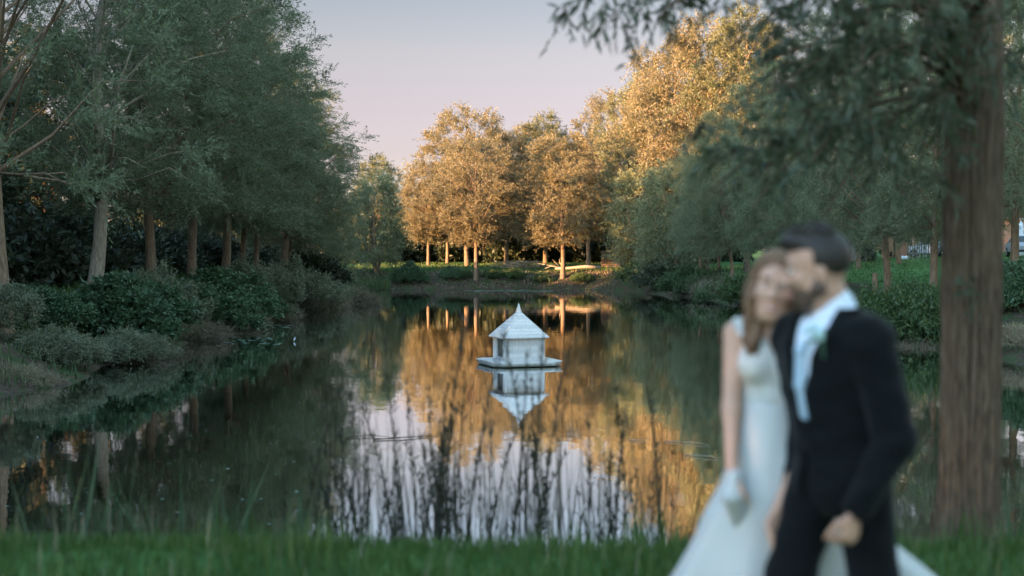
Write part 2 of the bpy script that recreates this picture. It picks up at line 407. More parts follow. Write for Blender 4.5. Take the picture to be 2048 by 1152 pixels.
def make_tree(seed, H, base, rx, mat, bmat, ncl=300, nsp=8, nlf=22, leaf=(.20, .042), tr=.2, lean=(0, 0), prof='round', spray=1.0, limbs=60, droop=.25, up=.55, multi=1, lobes=.28):
    r = np.random.default_rng(seed)
    zc = lambda t: base + t*(H-base)
    ph = r.uniform(0, 2*PI, 6)
    def rad(t, th):
        if prof == 'round': f = np.power(np.clip(t+.10, 0, 1), .45)*np.power(np.clip(1-t, 0, 1), .5)*1.32
        elif prof == 'tall': f = np.power(np.clip(t+.12, 0, 1), .35)*np.power(np.clip(1-t, 0, 1), .62)*1.38
        elif prof == 'fan': f = np.power(np.clip(t+.06, 0, 1), .6)*np.power(np.clip(1.02-t, 0, 1), .38)*1.3
        else: f = np.power(np.clip(1-t, 0, 1), .35)*np.power(np.clip(t+.3, 0, 1), .3)
        lob = 1+lobes*np.sin(3*th+ph[0]+5*t)*np.sin(7*t+ph[1])+lobes*.7*np.sin(5*th+ph[2]-8*t)
        return rx*f*lob
    t = r.beta(1.02, 1.3, ncl); th = r.uniform(0, 2*PI, ncl)
    q = np.power(r.uniform(0.03, 1, ncl), .42)
    R = rad(t, th)*q
    lx, ly = lean
    ax = lambda z: np.stack([lx*np.power(np.clip(z/H, 0, 1), 1.2)*H, ly*z, z], -1)
    C = ax(zc(t)); C[:, 0] += R*np.cos(th); C[:, 1] += R*np.sin(th)
    C[:, 2] -= droop*R*.5*(q)
    # trunk(s) and limbs
    parts = []
    axes = []
    for k in range(multi):
        a = r.uniform(0, 2*PI) if multi == 1 else 2*PI*k/multi+r.uniform(-.3, .3)
        sp = 0 if multi == 1 else .32
        zs = np.linspace(-.5, H*.93 if multi == 1 else H*.75, 14)
        wob = .012*H*np.sin(zs*.55+ph[3])
        pts = ax(np.clip(zs, 0, None)); pts[:, 2] = zs
        pts[:, 0] += wob+sp*np.clip(zs, 0, None)*math.cos(a); pts[:, 1] += sp*np.clip(zs, 0, None)*math.sin(a)+wob*.5
        rr = tr*(1 if multi == 1 else .55)*(np.power(np.clip(1-zs/(H*1.0), 0, 1), .8)+.03)
        rr[0] *= 1.5; rr[1] *= 1.12
        parts.append(tube(pts, rr, 10)); axes.append((zs, pts))
    idx = r.permutation(ncl)[:limbs]
    for i in idx:
        zs, pts = axes[r.integers(multi)]
        z0 = np.clip(C[i, 2]-R[i]*r.uniform(.55, 1.1)-.3, base*1.05, H*.85)
        s = np.array([np.interp(z0, zs, pts[:, 0]), np.interp(z0, zs, pts[:, 1]), z0])
        e = C[i]; m1 = s+(e-s)*.35+np.array([0, 0, .02*R[i]]); m2 = s+(e-s)*.7+np.array([0, 0, .10*R[i]])+r.normal(0, .1, 3)
        r0 = min(tr*.32, .014+.010*np.linalg.norm(e-s))
        parts.append(tube(np.array([s, m1, m2, e]), [r0, r0*.75, r0*.5, r0*.15], 5))
    V, F = join_np(parts)
    tm = mesh_np('trunk', V, F, bmat, True)
    # leaf sprays
    out = C-ax(C[:, 2]); out[:, 2] = 0; out = norm(out)
    n = ncl*nsp; ci = np.repeat(np.arange(ncl), nsp)
    d = norm(out[ci]*.65+np.array([0, 0, up])+r.normal(0, .55, (n, 3)))
    L = spray*r.uniform(.5, 1.25, n)
    # clumps get thinner near the top, as shoots
    si = np.repeat(np.arange(n), nlf); s = r.uniform(0.05, 1, len(si))
    P = C[ci][si]+d[si]*(s*L[si])[:, None]+np.array([0, 0, -1])*(droop*s**2*L[si])[:, None]+r.normal(0, .07*spray, (len(si), 3))*(1.2-s)[:, None]
    lv = norm(d[si]*.8+r.normal(0, .5, (len(si), 3))+np.array([0, 0, -.25]))
    cm = leaf_mesh('crown', P, lv, r.uniform(.7, 1.25, len(si))*leaf[0], r.uniform(.7, 1.2, len(si))*leaf[1], mat, r)
    return tm, cm

T = {}
T['w1'] = make_tree(11, 15, 3.2, 4.7, M['willow'], M['bark'], 400, 9, 36, tr=.19, leaf=(.13, .030), prof='tall', lean=(.02, 0))
T['w2'] = make_tree(12, 15, 3.2, 4.5, M['willow'], M['bark'], 400, 9, 36, tr=.175, leaf=(.13, .030), prof='tall', lean=(-.01, .01))
T['w3'] = make_tree(13, 15, 3.2, 4.8, M['willow'], M['bark'], 400, 9, 36, tr=.175, leaf=(.13, .030), prof='round')
T['w4'] = make_tree(14, 15, 3.4, 4.6, M['willow'], M['bark'], 75, 9, 32, tr=.17, leaf=(.14, .030), prof='tall', limbs=38)
T['g1'] = make_tree(21, 12, 3.0, 4.4, M['far_willow'], M['far_bark'], 430, 9, 26, leaf=(.15, .045), tr=.19, prof='fan', up=.8)
T['g2'] = make_tree(22, 12, 3.7, 4.0, M['far_green'], M['far_bark'], 320, 9, 26, leaf=(.15, .045), tr=.18, prof='tall', up=.8)
T['g3'] = make_tree(23, 12, 2.9, 4.9, M['far_willow'], M['far_bark'], 460, 9, 26, leaf=(.15, .045), tr=.20, prof='round', up=.7)
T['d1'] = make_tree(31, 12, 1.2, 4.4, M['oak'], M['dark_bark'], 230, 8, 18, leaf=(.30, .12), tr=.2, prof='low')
T['r1'] = make_tree(41, 7, .9, 2.5, M['willow'], M['bark'], 200, 8, 20, leaf=(.18, .045), tr=.2, prof='low', multi=4, limbs=30, lobes=.12)

def plant_tree(kind, x, y, H, label, cat='tree', name='willow_tree', group=None, rz=None, wide=1.0, h0=None, mats=None):
    tm, cm = T[kind]
    ref = {'w': 15, 'g': 12, 'd': 12, 'r': 7}[kind[0]]
    t = thing(name, label, cat, (x, y, gz(x, y)-.05), random.uniform(0, 2*PI) if rz is None else rz, group)
    s = H/ref; t.scale = (s*wide, s*wide, s)
    link('trunk', tm, t); link('crown', cm, t)
    return t

# left row along the bank
GL = 'willows in the row along the shaded bank'
row = [('w4', px(0, 36), 36, 16.5, 'willow cut by the picture edge, half its trunk in view at the row end'),
       ('w3', -13.1, 51.4, 16.5, 'willow with straight brown trunk, next along the row after the pale forked trunk'),
       ('w2', -13.0, 58, 16.2, 'willow third in the row beyond the pale forked trunk, base hidden by dark leaves'),
       ('w1', -13.0, 64, 15.6, 'willow with short sunlit orange strip on its trunk, tallest against the sky'),
       ('w3', -12.9, 68.5, 14.0, 'willow with thin brown trunk just beyond the one with the orange strip'),
       ('w2', -12.9, 72.5, 12.8, 'willow seventh in the row, slim trunk above grey shrubs'),
       ('w1', -12.8, 78, 11.4, 'willow whose orange trunk leans, one of a close pair far down the row'),
       ('w3', -12.8, 81.5, 10.6, 'willow with grey trunk, the other of the close pair far down the row'),
       ('w2', -12.9, 87, 9.8, 'last willow of the shaded row, low drooping crown and dark trunk')]
for i, (k, x, y, H, lab) in enumerate(row):
    t = plant_tree(k, x, y, H, lab, group=GL, wide=1.02 if H > 12 else 1.38)
    if i == 6: t.rotation_euler = (0, .10, t.rotation_euler.z)
# the pale forked willow is built on its own
def forked():
    tm, cm = make_tree(15, 16.5, 3.7, 3.7, M['willow'], M['pale_bark'], 330, 9, 36, leaf=(.13, .030), tr=.225, prof='tall', lean=(.075, 0))
    x = px(180, 44.5); y = 44.5
    t = thing('willow_tree', 'willow with thick pale leaning trunk forking into a long bare branch', 'tree', (x, y, gz(x, y)-.05), 0, GL)
    link('trunk', tm, t); link('crown', cm, t)
    mb = MB()
    mb.tube([(.26, -.05, 3.3), (.8, -1.1, 3.9), (1.35, -2.4, 4.45), (1.75, -3.5, 5.3), (2.05, -4.2, 6.2), (2.7, -4.9, 7.4)], [.10, .085, .075, .06, .045, .02], 8)
    mb.tube([(1.35, -2.4, 4.45), (2.0, -3.0, 4.4), (2.6, -3.4, 4.1)], [.03, .022, .008], 6)
    mb.tube([(1.75, -3.5, 5.3), (2.3, -4.0, 5.5), (3.0, -4.4, 5.3)], [.025, .02, .008], 6)
    mb.tube([(.34, -.1, 4.1), (.6, -1.4, 4.9), (1.0, -2.9, 5.7), (1.3, -3.9, 6.8)], [.07, .06, .04, .015], 8)
    mb.obj('bare_branch', M['pale_bark'], t, smooth=True)
forked()

# belt behind left row; unseen stretch past the camera added to shade the pond
GB = 'dark trees of the belt behind the shaded row'
y = -42.0
while y < 84:
    H = 12.5 if y < 8 else (19.5 if y < 48 else (17 if y < 58 else (13.5 if y < 68 else (11.5 if y < 75 else 13.5))))
    xx = -27+random.uniform(-1.5, 1.5)
    plant_tree('d1', xx, y, H, 'dark leafy tree added out of view to shade the couple', name='broadleaf_tree', group=GB, wide=.9 if H > 10 else 1.2)
    if 8 < y < 62: plant_tree('d1', xx-6, y+3, H*.95, 'dark leafy tree added out of view to shade the couple', name='broadleaf_tree', group=GB, wide=.9)
    if y < 8: plant_tree('d1', xx-5.5, y+3, 12, 'dark leafy tree added out of view to shade the couple', name='broadleaf_tree', group=GB, wide=1.1)  # unseen second row, added to keep the sun off the couple
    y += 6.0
for x, y, H in [(-29, 82.6, 11.5), (-17.8, 102.6, 9.5), (-21.5, 100.5, 9.5), (-19.5, 105.5, 8.5), (-25, 98.5, 9.5), (-16.5, 106, 7)]:  # extra trees added only to keep the round willows in shade
    plant_tree('d1', x, y, H, 'dark leafy tree added out of view to shade the couple', name='broadleaf_tree', group=GB, wide=.8)

# round dark tree at the pond's far corner, golden tree behind
t = plant_tree('r1', px(752, 107.2), 107.2, 7.4, 'round dark willow bush on several stems at the far corner of the pond', wide=.92)
GG = 'sunlit willows beyond the far bank'
far = [('g2', 757, 132, 9.6, 'golden tree top rising behind the round dark willow'),
       ('g1', 857, 118, 8.6, 'small golden willow at the open end of the sunlit group, beside the gap of sky'),
       ('g3', 893, 122, 8.8, 'golden willow with pale slim trunk second from the gap of sky'),
       ('g1', 937, 119, 13.2, 'tall golden willow with airy split top, slim trunk behind the nearer one'),
       ('g1', 952, 106.5, 10.8, 'golden willow standing low on the earth bank, tall grey trunk reflected in water'),
       ('g3', 1012, 121, 11.2, 'golden willow between the two waterside trunks, lower crown in shade'),
       ('g1', 1045, 128, 12.2, 'golden willow far back, thick dim trunk behind the brushwood'),
       ('g3', 1124, 107.0, 11.0, 'broad golden willow with brightly sunlit orange trunk on the bank'),
       ('g2', 1092, 126, 13.0, 'golden willow behind the broad one, its top highest over the middle'),
       ('g3', 1178, 119, 10.8, 'golden willow behind the fallen log, trunk thick and grey'),
       ('g1', 1232, 124, 14.8, 'golden willow with thin pointed top beside the slatted crate'),
       ('g2', 1290, 113, 15.6, 'golden willow towering behind the shaded low round one'),
       ('g1', 1350, 109, 17.2, 'tall golden willow, next to the highest of the sunlit slope of crowns'),
       ('g3', 1415, 104, 18.6, 'highest golden willow of the sunlit slope of crowns'),
       ('g2', 1490, 100, 18.2, 'golden willow glimpsed through the hanging near leaves above the bride')]
for k, x, D, H, lab in far:
    plant_tree(k, px(x, D), D, H, lab, group=GG, wide=1.0 if H < 14 else .85)

GR = 'shaded willows along the opposite bank'
right = [('r1', 1285, 104, 7.6, 'low round willow in shade left of the leaning trunks', 1.05),
         ('r1', 1345, 98.5, 7.6, 'low round willow in shade at the water, nearer than its twin', 1.1),
         ('w3', 1400, 91, 9.6, 'shaded willow with dark trunk at the water, first of three before the bride', .9),
         ('w2', 1440, 86, 10.4, 'shaded willow with straight brown trunk just behind the bride', .9),
         ('w1', 1466, 85, 10.4, 'shaded willow with leaning trunk nearest the bride\'s head', .8),
         ('w3', 1560, 73, 12.4, 'shaded willow hidden behind the couple, only its crown in view', .95),
         ('w1', 1650, 65, 13.2, 'shaded willow above the groom, trunk hidden behind his head', .95),
         ('w2', 1768, 57, 13.8, 'shaded willow with thick trunk and broken stub on the green lawn', .95),
         ('w3', 1868, 52, 14.0, 'shaded willow with pale trunk beside the parked white car', .9),
         ('w1', 2032, 50, 14.0, 'shaded willow with slim trunk beyond the big furrowed trunk, by the silver car', .85),
         ('w2', 2190, 43, 14.5, 'shaded willow past the picture edge, branches reaching into the upper corner', .9)]
for k, x, D, H, lab, wd in right:
    t = plant_tree(k, px(x, D), D, H, lab, group=GR, wide=wd)
    if 'leaning' in lab and D == 85: t.rotation_euler = (0, -.13, 0)
# broken stub beside the thick trunk
b = MB()
b.tube([(-.36, -.12, -.4), (-.38, -.12, .6), (-.40, -.13, 1.75)], [.17, .13, .12], 9)
b.obj('broken_stub', M['bark'], [o for o in bpy.data.objects if o.get('label', '').startswith('shaded willow with thick trunk')][0], smooth=True)
GI = 'shaded trees at the back of the lawn'
for k, x, D, H, wd in [('w2', 22, 90, 12, 1), ('w1', 27, 99, 12, 1), ('w3', 20, 102, 13, 1), ('d1', 31, 128, 9, 1), ('d1', 38, 131, 9, 1), ('d1', 46, 134, 11, 1), ('d1', 24, 127, 9, 1),
                       ('w3', 25, 76, 13, .9), ('w1', 30, 68, 13, .9)]:
    plant_tree(k, x, D, H, 'shaded tree in the clump at the back of the lawn', group=GI, name='willow_tree' if k[0] == 'w' else 'broadleaf_tree', wide=wd)
GH = 'dark trees closing the view behind the sunlit willows'
for i, x in enumerate(np.arange(-34, 26, 5.5)):
    plant_tree('d1', x+random.uniform(-1, 1), 141+random.uniform(-3, 5), random.uniform(5.5, 7.5), 'low dark tree in the hedge line behind the sunlit willows', name='broadleaf_tree', group=GH, wide=1.5)

# ---------------------------------------------------------------- shrubs
def make_shrub(seed, R, H, mat, n=170, nsp=7, nlf=14, leaf=(.12, .06), flat=.5, up=.5, stem=True, spray=.5, arch=0.0):
    r = np.random.default_rng(seed)
    th = r.uniform(0, 2*PI, n); q = np.sqrt(r.uniform(0, 1, n)); zt = r.uniform(.05, 1, n)
    lob = 1+.3*np.sin(3*th+seed)+.18*np.sin(5*th+2*seed)
    hh = H*(1-.75*q**2.2)*(1+.15*np.sin(th*4+seed))
    C = np.stack([R*q*lob*np.cos(th), R*q*lob*np.sin(th), hh*np.power(zt, flat)], -1)
    ci = np.repeat(np.arange(n), nsp); m = len(ci)
    out = norm(C*np.array([1, 1, .6]))
    d = norm(out[ci]*.6+np.array([0, 0, up])+r.normal(0, .55, (m, 3))); L = spray*r.uniform(.5, 1.2, m)
    si = np.repeat(np.arange(m), nlf); s = r.uniform(.05, 1, len(si))
    P = C[ci][si]+d[si]*(s*L[si])[:, None]-np.array([0, 0, 1])*(arch*s**2*L[si])[:, None]+r.normal(0, .04, (len(si), 3))
    P[:, 2] = np.abs(P[:, 2])
    lv = norm(d[si]*.6+r.normal(0, .6, (len(si), 3)))
    fm = leaf_mesh('foliage', P, lv, leaf[0]*r.uniform(.7, 1.3, len(si)), leaf[1]*r.uniform(.7, 1.3, len(si)), mat, r)
    parts = []
    for i in r.permutation(n)[:26]:
        a = np.array([C[i, 0]*.12, C[i, 1]*.12, -.15]); parts.append(tube(np.array([a, (a+C[i])*.5+np.array([0, 0, .12*H]), C[i]]), [.022, .015, .006], 4))
    V, F = join_np(parts)
    return mesh_np('stems', V, F, M['dark_bark'], True), fm
SH = {'broad': make_shrub(1, 1.5, 1.7, M['broad'], 210, 7, 13, (.15, .085)),
      'broad2': make_shrub(2, 1.4, 1.5, M['broad'], 190, 7, 13, (.13, .075)),
      'grey': make_shrub(3, 1.5, 1.8, M['grey_shrub'], 210, 8, 15, (.14, .034), up=.8),
      'grey2': make_shrub(4, 1.6, 1.2, M['grey_shrub'], 210, 8, 15, (.13, .032), up=.5),
      'weed': make_shrub(5, 1.2, .8, M['fern'], 170, 7, 12, (.15, .04), up=.8),
      'dry': make_shrub(6, 1.5, .55, M['dry'], 130, 7, 10, (.32, .014), up=.25, spray=.8, arch=.5),
      'dark': make_shrub(7, 1.7, 1.5, M['oak'], 190, 7, 12, (.18, .08))}
def shrub(kind, x, y, s, label, group, name='shrub', z=None, rz=None, sz=None, cat='shrub'):
    sm, fm = SH[kind]
    t = thing(name, label, cat, (x, y, gz(x, y)-.08 if z is None else z), random.uniform(0, 6.28) if rz is None else rz, group)
    t.scale = (s, s, s if sz is None else sz)
    link('stems', sm, t); link('foliage', fm, t)
    return t
GS = 'bushes along the shaded bank'
bank = [('grey', -12.4, 33.0, .80, 'grey-green bush at the picture edge above the overhanging twigs', None),
        ('grey2', -11.0, 33.6, .72, 'grey-green bush leaning over the water in front of the leafy one', None),
        ('broad2', -12.6, 37.5, .80, 'low dark broad-leaved bush before the patch of dim grass', None),
        ('broad', -11.4, 40.5, 1.16, 'dark broad-leaved bush below the pale forked trunk, rounded', None),
        ('broad2', -11.6, 43.5, 1.14, 'dark green leafy bush tucked behind the rounded one', None),
        ('grey', -12.0, 47, 1.12, 'grey willow bush rising between the second and third trunks', None),
        ('broad2', -11.2, 50.5, 1.20, 'dark leafy bush under the straight brown trunk', None),
        ('broad', -11.4, 55, 1.25, 'big dark leafy bush in the middle of the shaded bank', None),
        ('broad2', -10.9, 59, .9, 'low green bush at the water beside the big dark one', None),
        ('grey', -11.5, 63, 1.31, 'grey fluffy willow bush beyond the big dark one', None),
        ('grey', -11.0, 68.5, 1.37, 'tallest grey fluffy bush near the end of the bank', None),
        ('grey2', -10.4, 73.5, 1.1, 'grey bush sloping down towards the point of the bank', None),
        ('grey2', -9.7, 79, .8, 'small pale grey bush on the tip of the point', None),
        ('dark', -12.4, 85, 1.4, 'dark bush in the shade under the last willow', None)]
for k, x, y, s, lab, sz in bank: shrub(k, x, y, s*.94, lab, GS, sz=s*(.74 if k[0] == 'b' else .80))
GD_ = 'dry tangles at the waterline of the shaded bank'
for k, x, y, s, lab in [('dry', -10.8, 30.5, .48, 'brown twig tangle drooping to the water at the picture edge'),
                        ('grey2', -10.0, 37.0, .55, 'pale feathery branch end lying out over the water'),
                        ('dry', -10.4, 38.6, .62, 'dry twig tangle under the pale feathery branch end'),
                        ('dry', -10.5, 46.5, .7, 'dry grass tangle below the pale forked trunk\'s bushes'),
                        ('dry', -10.4, 54, .7, 'dry grass tangle in the middle of the shaded bank'),
                        ('dry', -10.2, 60, .75, 'dry grass tangle before the fluffy grey bushes'),
                        ('dry', -9.7, 71, 1.0, 'long pale heap of dry stems near the point'),
                        ('dry', -9.1, 76.5, 1.0, 'pale dry heap of stems at the tip of the point')]:
    shrub(k, x, y, s, lab, GD_, name='twig_tangle', cat='twigs', z=.05)
GU = 'dark undergrowth bushes beneath the belt'
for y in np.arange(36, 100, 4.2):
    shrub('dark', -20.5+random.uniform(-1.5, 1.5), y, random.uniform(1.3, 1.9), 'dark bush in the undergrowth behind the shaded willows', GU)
# weeping curtain tree at the end of the row
tm, cm = make_tree(52, 5.6, 1.0, 2.1, M['willow'], M['dark_bark'], 150, 8, 20, leaf=(.16, .035), tr=.14, prof='low', droop=1.3, up=.1, spray=1.3, limbs=25)
t = thing('weeping_willow', 'small dark weeping willow trailing to the water at the end of the shaded bank', 'tree', (px(655, 91), 91, gz(px(655, 91), 91)))
link('trunk', tm, t); link('crown', cm, t)

GF_ = 'bushes on the far earth bank'
for k, x, y, s, lab in [('broad', 818, 106.6, .72, 'dark green bush on the far bank nearest the round willow'),
                        ('broad2', 903, 106.8, .52, 'dark green bush on the far bank beside the grey waterside trunk'),
                        ('weed', 930, 106.9, .45, 'small dim weed clump against the grey waterside trunk'),
                        ('weed', 1027, 107.0, .62, 'yellow-green weed clump in the lit middle of the far bank'),
                        ('broad2', 1083, 106.8, .42, 'small dark bush between the weed clump and orange trunk'),
                        ('weed', 1163, 106.2, .62, 'bright green weed clump at the water right of the orange trunk'),
                        ('weed', 985, 106.8, .5, 'low weed tuft halfway down the earth bank')]:
    shrub(k, px(x, y), y, s, lab, GF_)
GQ = 'weeds and bushes on the lawn side bank'
for k, x, y, s, lab in [('weed', 1300, 101, 1.4, 'weed clump beneath the low round shaded willows'),
                        ('dark', 1330, 97, 1.0, 'dark bush at the water under the low round willows'),
                        ('weed', 1385, 90, 1.5, 'weed clump at the foot of the first dark trunk'),
                        ('dry', 1450, 84.5, 1.2, 'dry arching stems over the water behind the bride'),
                        ('weed', 1425, 86, 1.3, 'weed clump between the dark trunk and straight trunk'),
                        ('weed', 1500, 76, 1.5, 'weed clump hidden mostly by the bride'),
                        ('weed', 1795, 51, 1.5, 'green weedy bush right behind the groom\'s shoulder'),
                        ('weed', 1850, 45.5, 1.5, 'green weedy bush over the water next to the big trunk'),
                        ('dry', 1840, 43.2, .62, 'dry twigs at the water\'s edge beside the big trunk'),
                        ('broad', 2045, 44, .72, 'dark leafy bush beyond the big trunk at the picture edge'),
                        ('broad2', 2010, 48, .75, 'dark leafy bush showing just past the big trunk'),
                        ('dry', 2040, 39.5, .6, 'dry stems at the water past the big trunk'),
                        ('weed', 1905, 48, 1.3, 'weedy bush mostly hidden behind the big trunk')]:
    shrub(k, px(x, y), y, s, lab, GQ)
# reeds at the far corner, one mass
r = np.random.default_rng(91)
n = 420
X = r.uniform(px(692, 103), px(780, 103), n); Y = r.uniform(102.2, 104.8, n)
P = np.stack([X, Y, np.full(n, -.05)], -1); Dv = norm(np.stack([r.normal(0, .08, n), r.normal(0, .08, n), np.ones(n)], -1))
o = link('reed_bed', leaf_mesh('reed_bed', P, Dv, r.uniform(.7, 1.5, n), np.full(n, .035), M['fern'], r)); tag(o, 'thin upright reeds standing at the far corner of the pond', 'reeds', kind='stuff')

GK = 'dark hedge bushes closing the far lawn'
for i, x in enumerate(np.arange(-20, 17, 2.3)):
    shrub('dark', x+random.uniform(-.5, .5), 131+random.uniform(-2, 3), random.uniform(1.7, 2.6), 'dark bush in the hedge behind the sunlit willow trunks', GK)
# ---------------------------------------------------------------- grass
def blades(name, n, xr, yr, h, wd, mat, seed, keep=None, lean=.35):
    r = np.random.default_rng(seed)
    X = r.uniform(*xr, n); Y = r.uniform(*yr, n)
    d = pond_d(X, Y); k = d > .1
    if keep is not None: k &= keep(X, Y, d)
    X, Y, d = X[k], Y[k], d[k]; n = len(X); Z = ground_z(X, Y, d)
    patch = .65+.35*np.sin(X*2.1+1.3*np.sin(Y*1.7))*np.sin(Y*2.6+X)
    Hh = r.uniform(h[0], h[1], n)*(.7+.6*patch)
    a = r.uniform(0, 2*PI, n); bend = r.uniform(.1, 1, n)*lean
    dx, dy = np.cos(a), np.sin(a); sx, sy = -dy*wd/2, dx*wd/2
    P0 = np.stack([X, Y, Z-.02], -1); S_ = np.stack([sx, sy, 0*sx], -1)
    M1 = P0+np.stack([dx*bend*Hh*.3, dy*bend*Hh*.3, Hh*.6], -1); T_ = P0+np.stack([dx*bend*Hh, dy*bend*Hh, Hh*(1-.25*bend)], -1)
    V = np.stack([P0-S_, P0+S_, M1+S_*.8, M1-S_*.8, T_], 1).reshape(-1, 3); b = np.arange(n)*5
    F = np.concatenate([np.stack([b, b+1, b+2], -1), np.stack([b, b+2, b+3], -1), np.stack([b+3, b+2, b+4], -1)])
    lr = np.tile(np.clip(r.normal(.45, .25, n)+.25*(patch-.6), 0, 1), 3)
    return link(name, mesh_np(name, V, F, mat, True, {'leafrand': ('FACE', lr)}))
o = blades('grass', 60000, (-4.5, 5.5), (5.2, 10.4), (.05, .13), .009, M['grass'], 5)
tag(o, 'short green grass on the near bank in front of the pond', 'grass', kind='stuff')
o = blades('grass', 9000, (-4.5, 5.5), (6.4, 10.8), (.10, .30), .010, M['grass'], 6, lambda X, Y, d: np.sin(X*3.1+np.sin(Y*2.3)*1.5)+np.sin(X*7.3-Y*3)*.6 > .55)
tag(o, 'longer green grass tufts along the brink of the near bank', 'grass', kind='stuff')
o = blades('grass', 26000, (13, 40), (50, 118), (.05, .15), .05, M['grass'], 8, lambda X, Y, d: (d > 3) & (X < .42*Y))
tag(o, 'green grass of the lawn before the parked cars', 'grass', kind='stuff')
o = blades('grass', 22000, (-13, 12), (107, 124), (.08, .22), .05, M['grass'], 9, lambda X, Y, d: d > 3.3)
tag(o, 'green grass of the lawn beyond the far bank', 'grass', kind='stuff')
o = blades('grass', 12000, (-19, -12), (36, 78), (.2, .5), .05, M['grass'], 10, lambda X, Y, d: d > 1.5)
tag(o, 'dim green grass under the shaded willows', 'grass', kind='stuff')

o = blades('shore_litter', 14000, (-13, 12), (103.5, 110), (.05, .16), .05, M['dry'], 21, lambda X, Y, d: d < 3.6, 1.2)
tag(o, 'dead stems and leaf litter on the far earth bank', 'litter', kind='stuff')
o = blades('shore_weeds', 9000, (-14, -8), (27, 100), (.10, .40), .035, M['fern'], 22, lambda X, Y, d: d < 1.6, .8)
tag(o, 'ragged weeds along the waterline of the shaded bank', 'weeds', kind='stuff')
o = blades('shore_weeds', 7000, (7, 17), (33, 104), (.08, .28), .03, M['fern'], 23, lambda X, Y, d: d < 2.2, .8)
tag(o, 'ragged weeds along the waterline of the lawn bank', 'weeds', kind='stuff')
o = blades('dead_stems', 500, (-4.5, 5.5), (6, 10.8), (.10, .34), .006, M['dry'], 24, None, .5)
tag(o, 'dry pale stems among the near grass', 'grass', kind='stuff')
# reed stalks on the near waterline
def stalk(seed, H, n, tuft):
    r = np.random.default_rng(seed)
    zs = np.linspace(0, H, 7); bx = r.normal(0, .05)*H; by = r.normal(0, .04)*H
    pts = np.stack([bx*(zs/H)**2+.012*np.sin(zs*4+seed), by*(zs/H)**2, zs], -1)
    V, F = tube(pts, np.linspace(.008, .003, 7), 5)
    sm = mesh_np('stem', V, F, M['reed'], True)
    s = r.uniform(tuft[0], tuft[1], n)*H
    B = np.stack([np.interp(s, zs, pts[:, 0]), np.interp(s, zs, pts[:, 1]), s], -1)
    d = norm(r.normal(0, .26, (n, 3))+np.array([0, 0, .9]))
    lm = leaf_mesh('leaves', B, d, r.uniform(.05, .13, n), r.uniform(.008, .015, n), M['reed'], r)
    return sm, lm
ST = [stalk(1, 2.0, 60, (.35, 1)), stalk(2, 1.7, 40, (.4, 1)), stalk(3, 2.3, 80, (.45, 1)), stalk(4, 1.4, 20, (.5, 1)), stalk(5, 1.9, 26, (.55, 1)), stalk(6, 2.1, 95, (.3, .95))]
r = np.random.default_rng(17)
for i in range(104):
    D = r.uniform(9.6, 11.8); xp = r.uniform(650, 1340) if i < 94 else r.uniform(560, 700)
    if 745 < xp < 790 and r.random() < .8: xp += 110
    sm, lm = ST[r.integers(6)]
    X = px(xp, D); s = r.uniform(.55, 1.12)*(1-.22*abs(xp-1010)/350)
    t = thing('reed_stalk', 'thin dark leafy stalk among those standing before the pond', 'reed', (X, D, gz(X, D)-.05), r.uniform(0, 6.28), 'dark stalks standing before the pond')
    t.scale = (1, 1, s)
    link('stem', sm, t); link('leaves', lm, t)
n = 480
D = r.uniform(9.4, 11.6, n); X = (r.uniform(640, 1340, n)-1024)/FPX*D
P = np.stack([X, D, ground_z(X, D)-.05], -1); Dv = norm(np.stack([r.normal(0, .09, n), r.normal(0, .09, n), np.ones(n)], -1))
o = link('reed_blades', leaf_mesh('reed_blades', P, Dv, r.uniform(.5, 1.9, n), np.full(n, .010), M['reed'], r)); tag(o, 'fine dark reed blades rising from the near waterline', 'reeds', kind='stuff')
n = 120
D = r.uniform(8.6, 11.0, n); X = (np.where(r.random(n) < .7, r.uniform(180, 640, n), r.uniform(0, 200, n))-1024)/FPX*D
P = np.stack([X, D, ground_z(X, D)-.05], -1); Dv = norm(np.stack([r.normal(0, .22, n), r.normal(0, .2, n), np.ones(n)], -1))
o = link('reed_blades', leaf_mesh('reed_blades', P, Dv, r.uniform(.35, .95, n), np.full(n, .022), M['reed_green'], r)); tag(o, 'broader green and brown reed leaves on the shaded side of the near bank', 'reeds', kind='stuff')
n = 40
D = r.uniform(8.8, 11.0, n); X = (r.uniform(1800, 2048, n)-1024)/FPX*D
P = np.stack([X, D, ground_z(X, D)-.05], -1); Dv = norm(np.stack([r.normal(0, .25, n), r.normal(0, .2, n), np.ones(n)], -1))
o = link('reed_blades', leaf_mesh('reed_blades', P, Dv, r.uniform(.4, 1.1, n), np.full(n, .02), M['reed_green'], r)); tag(o, 'green reed leaves by the big furrowed trunk', 'reeds', kind='stuff')

# floating weed and twigs
def pads(xa, xb, ya, yb, n, size, seed, label):
    r = np.random.default_rng(seed); parts = []
    yy = r.uniform(ya, yb, n); D = HC*FPX/(yy-500); X = (r.uniform(xa, xb, n)-1024)/FPX*D
    k = pond_d(X, D) < -.2
    for x, y in zip(X[k], D[k]):
        s = size*r.uniform(.5, 1.4); a = np.arange(7)*2*PI/7
        V = np.stack([x+s*np.cos(a)*r.uniform(.8, 1.2, 7), y+s*1.3*np.sin(a), np.full(7, .006)+.012*r.random(7)], -1)
        V = np.concatenate([V, [[x, y, .018]]])
        F = np.array([[i, (i+1) % 7, 7] for i in range(7)]); parts.append((V, F))
    V, F = join_np(parts)
    o = link('floating_weed', mesh_np('floating_weed', V, F, M['pad'], False, {'leafrand': ('FACE', np.repeat(r.uniform(0, 1, len(F)//7), 7))}))
    tag(o, label, 'water plants', kind='stuff')
pads(930, 1105, 580.2, 583.5, 150, .16, 3, 'pale floating lily leaves along the far bank')
